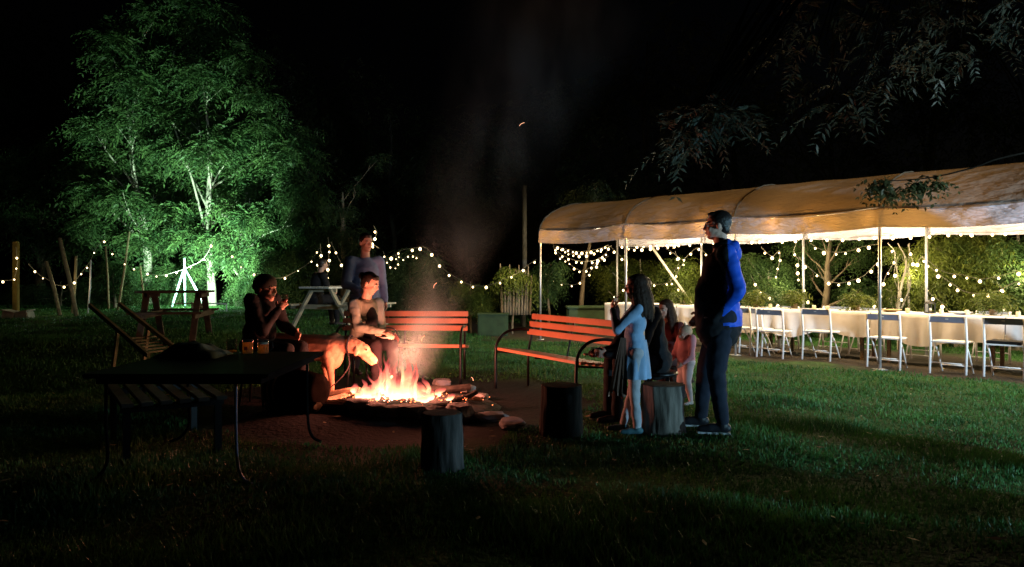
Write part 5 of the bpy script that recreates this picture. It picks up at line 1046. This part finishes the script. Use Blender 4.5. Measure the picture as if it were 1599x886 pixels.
# glasses in hands
def tumbler(pos, label, seed):
    root = empty('wine_glass', pos, label, 'glass', 'drinking glasses held by people')
    MB().lathe((0, 0, 0), [(.028, 0), (.034, .05), (.036, .095), (.034, .095), (.032, .05), (.026, .008), (.001, .006)], 20).build('glass', glass, root, True)
    MB().lathe((0, 0, .0075), [(.0255, 0), (.0305, .038)], 20).build('drink', mat('red_drink', (.35, .05, .03), .2), root, True)
Fb = Fr((1.42, 7.15, gz(1.42, 7.15)), (-.96, -.2)); tumbler(Fb(Vector((.66, .045, .63))), 'glass of red drink in the hand above the bench arm', 1)
Fw = Fr((-1.86, 8.98, gz(-1.86, 8.98)), (.76, -.65)); tumbler(Fw(Vector((.66, -.06, .66))), 'glass held out by the woman in the cream jacket', 2)
tumbler(F_(Vector((.33, .04, 1.10))), 'glass tipped at the mouth of the man in the dark cap', 3)
pq = Fw(Vector((.38, .10, .655))); o = MB().lathe((0, 0, 0), [(.05, 0), (.06, .003), (.10, .014), (.101, .017), (.06, .007), (.001, .006)], 24).build('plate', mat('white_plate', (.75, .72, .68), .4), None, True); o.location = pq; tag(o, 'small white plate on the lap of the woman in the cream jacket', 'plate')
pq = Fw(Vector((.10, .30, .60)));
bagm = mat('red_bag', (.28, .05, .03), .6, .2, 6)
hb = empty('handbag', Fw(Vector((.22, .26, .56))), 'rounded reddish brown bag with black strap at the left side of the woman', 'bag')
q = MB(); q.ball(hb.location+Vector((0, -.02, .06)), (.14, .07, .10), 3); remesh(q, 'bag', bagm, hb, .01, 3, .006)
part(MB().tube(spline([hb.location+Vector((-.12, -.02, .1)), hb.location+Vector((-.05, -.05, .2)), hb.location+Vector((.08, -.05, .19)), hb.location+Vector((.13, -.03, .08))], 6), .01, 6), 'strap', blk, hb, True)
# dog, standing with its head toward the woman's lap
def dog():
    o = P(494, 620, 8.3); o.z = gz(o.x, o.y); root = empty('dog', o, 'large tan dog standing with lowered head and a dark collar at the woman\'s knees', 'dog')
    F = Fr(o, (1, -.10)); m = mat('tan_fur', (.46, .24, .14), .85, .12, 30, .3); b = MB(); q = lambda *p: F(Vector(p)*1.10)
    capsule(b, q(.16, 0, .53), .155, q(-.10, 0, .55), .145); capsule(b, q(-.10, 0, .55), .140, q(-.42, 0, .58), .125); capsule(b, q(-.42, 0, .57), .125, q(-.53, 0, .55), .11); b.ball(q(.17, 0, .47), (.13, .12, .17), 3); b.ball(q(.20, 0, .58), (.10, .10, .13), 3)
    capsule(b, q(.22, 0, .58), .110, q(.37, 0, .575), .092); capsule(b, q(.37, 0, .575), .092, q(.45, 0, .55), .080)
    b.ball(q(.48, 0, .525), (.098, .074, .078), 3); capsule(b, q(.52, 0, .495), .058, q(.615, 0, .415), .042); capsule(b, q(.51, 0, .46), .042, q(.585, 0, .39), .028); b.ball(q(.632, 0, .405), (.02, .02, .017), 2)
    for s in (-1, 1):
        b.ball(q(.445, s*.084, .51), (.032, .012, .052), 2)
        x = .20 if s < 0 else .08; capsule(b, q(.15, s*.085, .50), .075, q(x-.02, s*.095, .34), .05); capsule(b, q(x-.02, s*.095, .34), .045, q(x, s*.095, .18), .032); capsule(b, q(x, s*.095, .18), .031, q(x-.005, s*.095, .06), .025); capsule(b, q(x, s*.095, .035), .032, q(x+.06, s*.095, .028), .026)
        hx = -.45 if s < 0 else -.55; capsule(b, q(hx, s*.07, .52), .105, q(hx+.06, s*.10, .36), .065); capsule(b, q(hx+.06, s*.10, .36), .055, q(hx-.07, s*.10, .20), .032); capsule(b, q(hx-.07, s*.10, .20), .030, q(hx-.03, s*.10, .06), .024); capsule(b, q(hx-.03, s*.10, .035), .030, q(hx+.04, s*.10, .028), .025)
    capsule(b, q(-.60, 0, .60), .032, q(-.72, .03, .46), .022); capsule(b, q(-.72, .03, .46), .022, q(-.78, .05, .30), .012)
    remesh(b, 'body', m, root, .010, 4, .003, 18)
    part(MB().tube([q(.355, 0, .577)+(F.l*math.cos(a)+(F.u*.99+F.f*.1)*math.sin(a))*.106 for a in np.linspace(0, 2*math.pi, 25)], .011, 6, False), 'collar', blk, root)
    for s in (-1, 1): part(MB().ball(q(.545, s*.052, .53), .011, 2), 'eye', mat('pupil', (.02, .012, .01), .2), root, True)
    part(MB().ball(q(.648, 0, .402), (.013, .018, .013), 2), 'nose', blk, root, True)
    l = MB().tube(spline([q(.36, -.08, .50), q(.38, -.10, .38), q(.33, -.13, .28), q(.22, -.15, .17), q(.12, -.16, .10)], 8), .006, 6); part(l, 'leash', mat('leash_cord', (.05, .03, .03), .6), root, True)
dog()
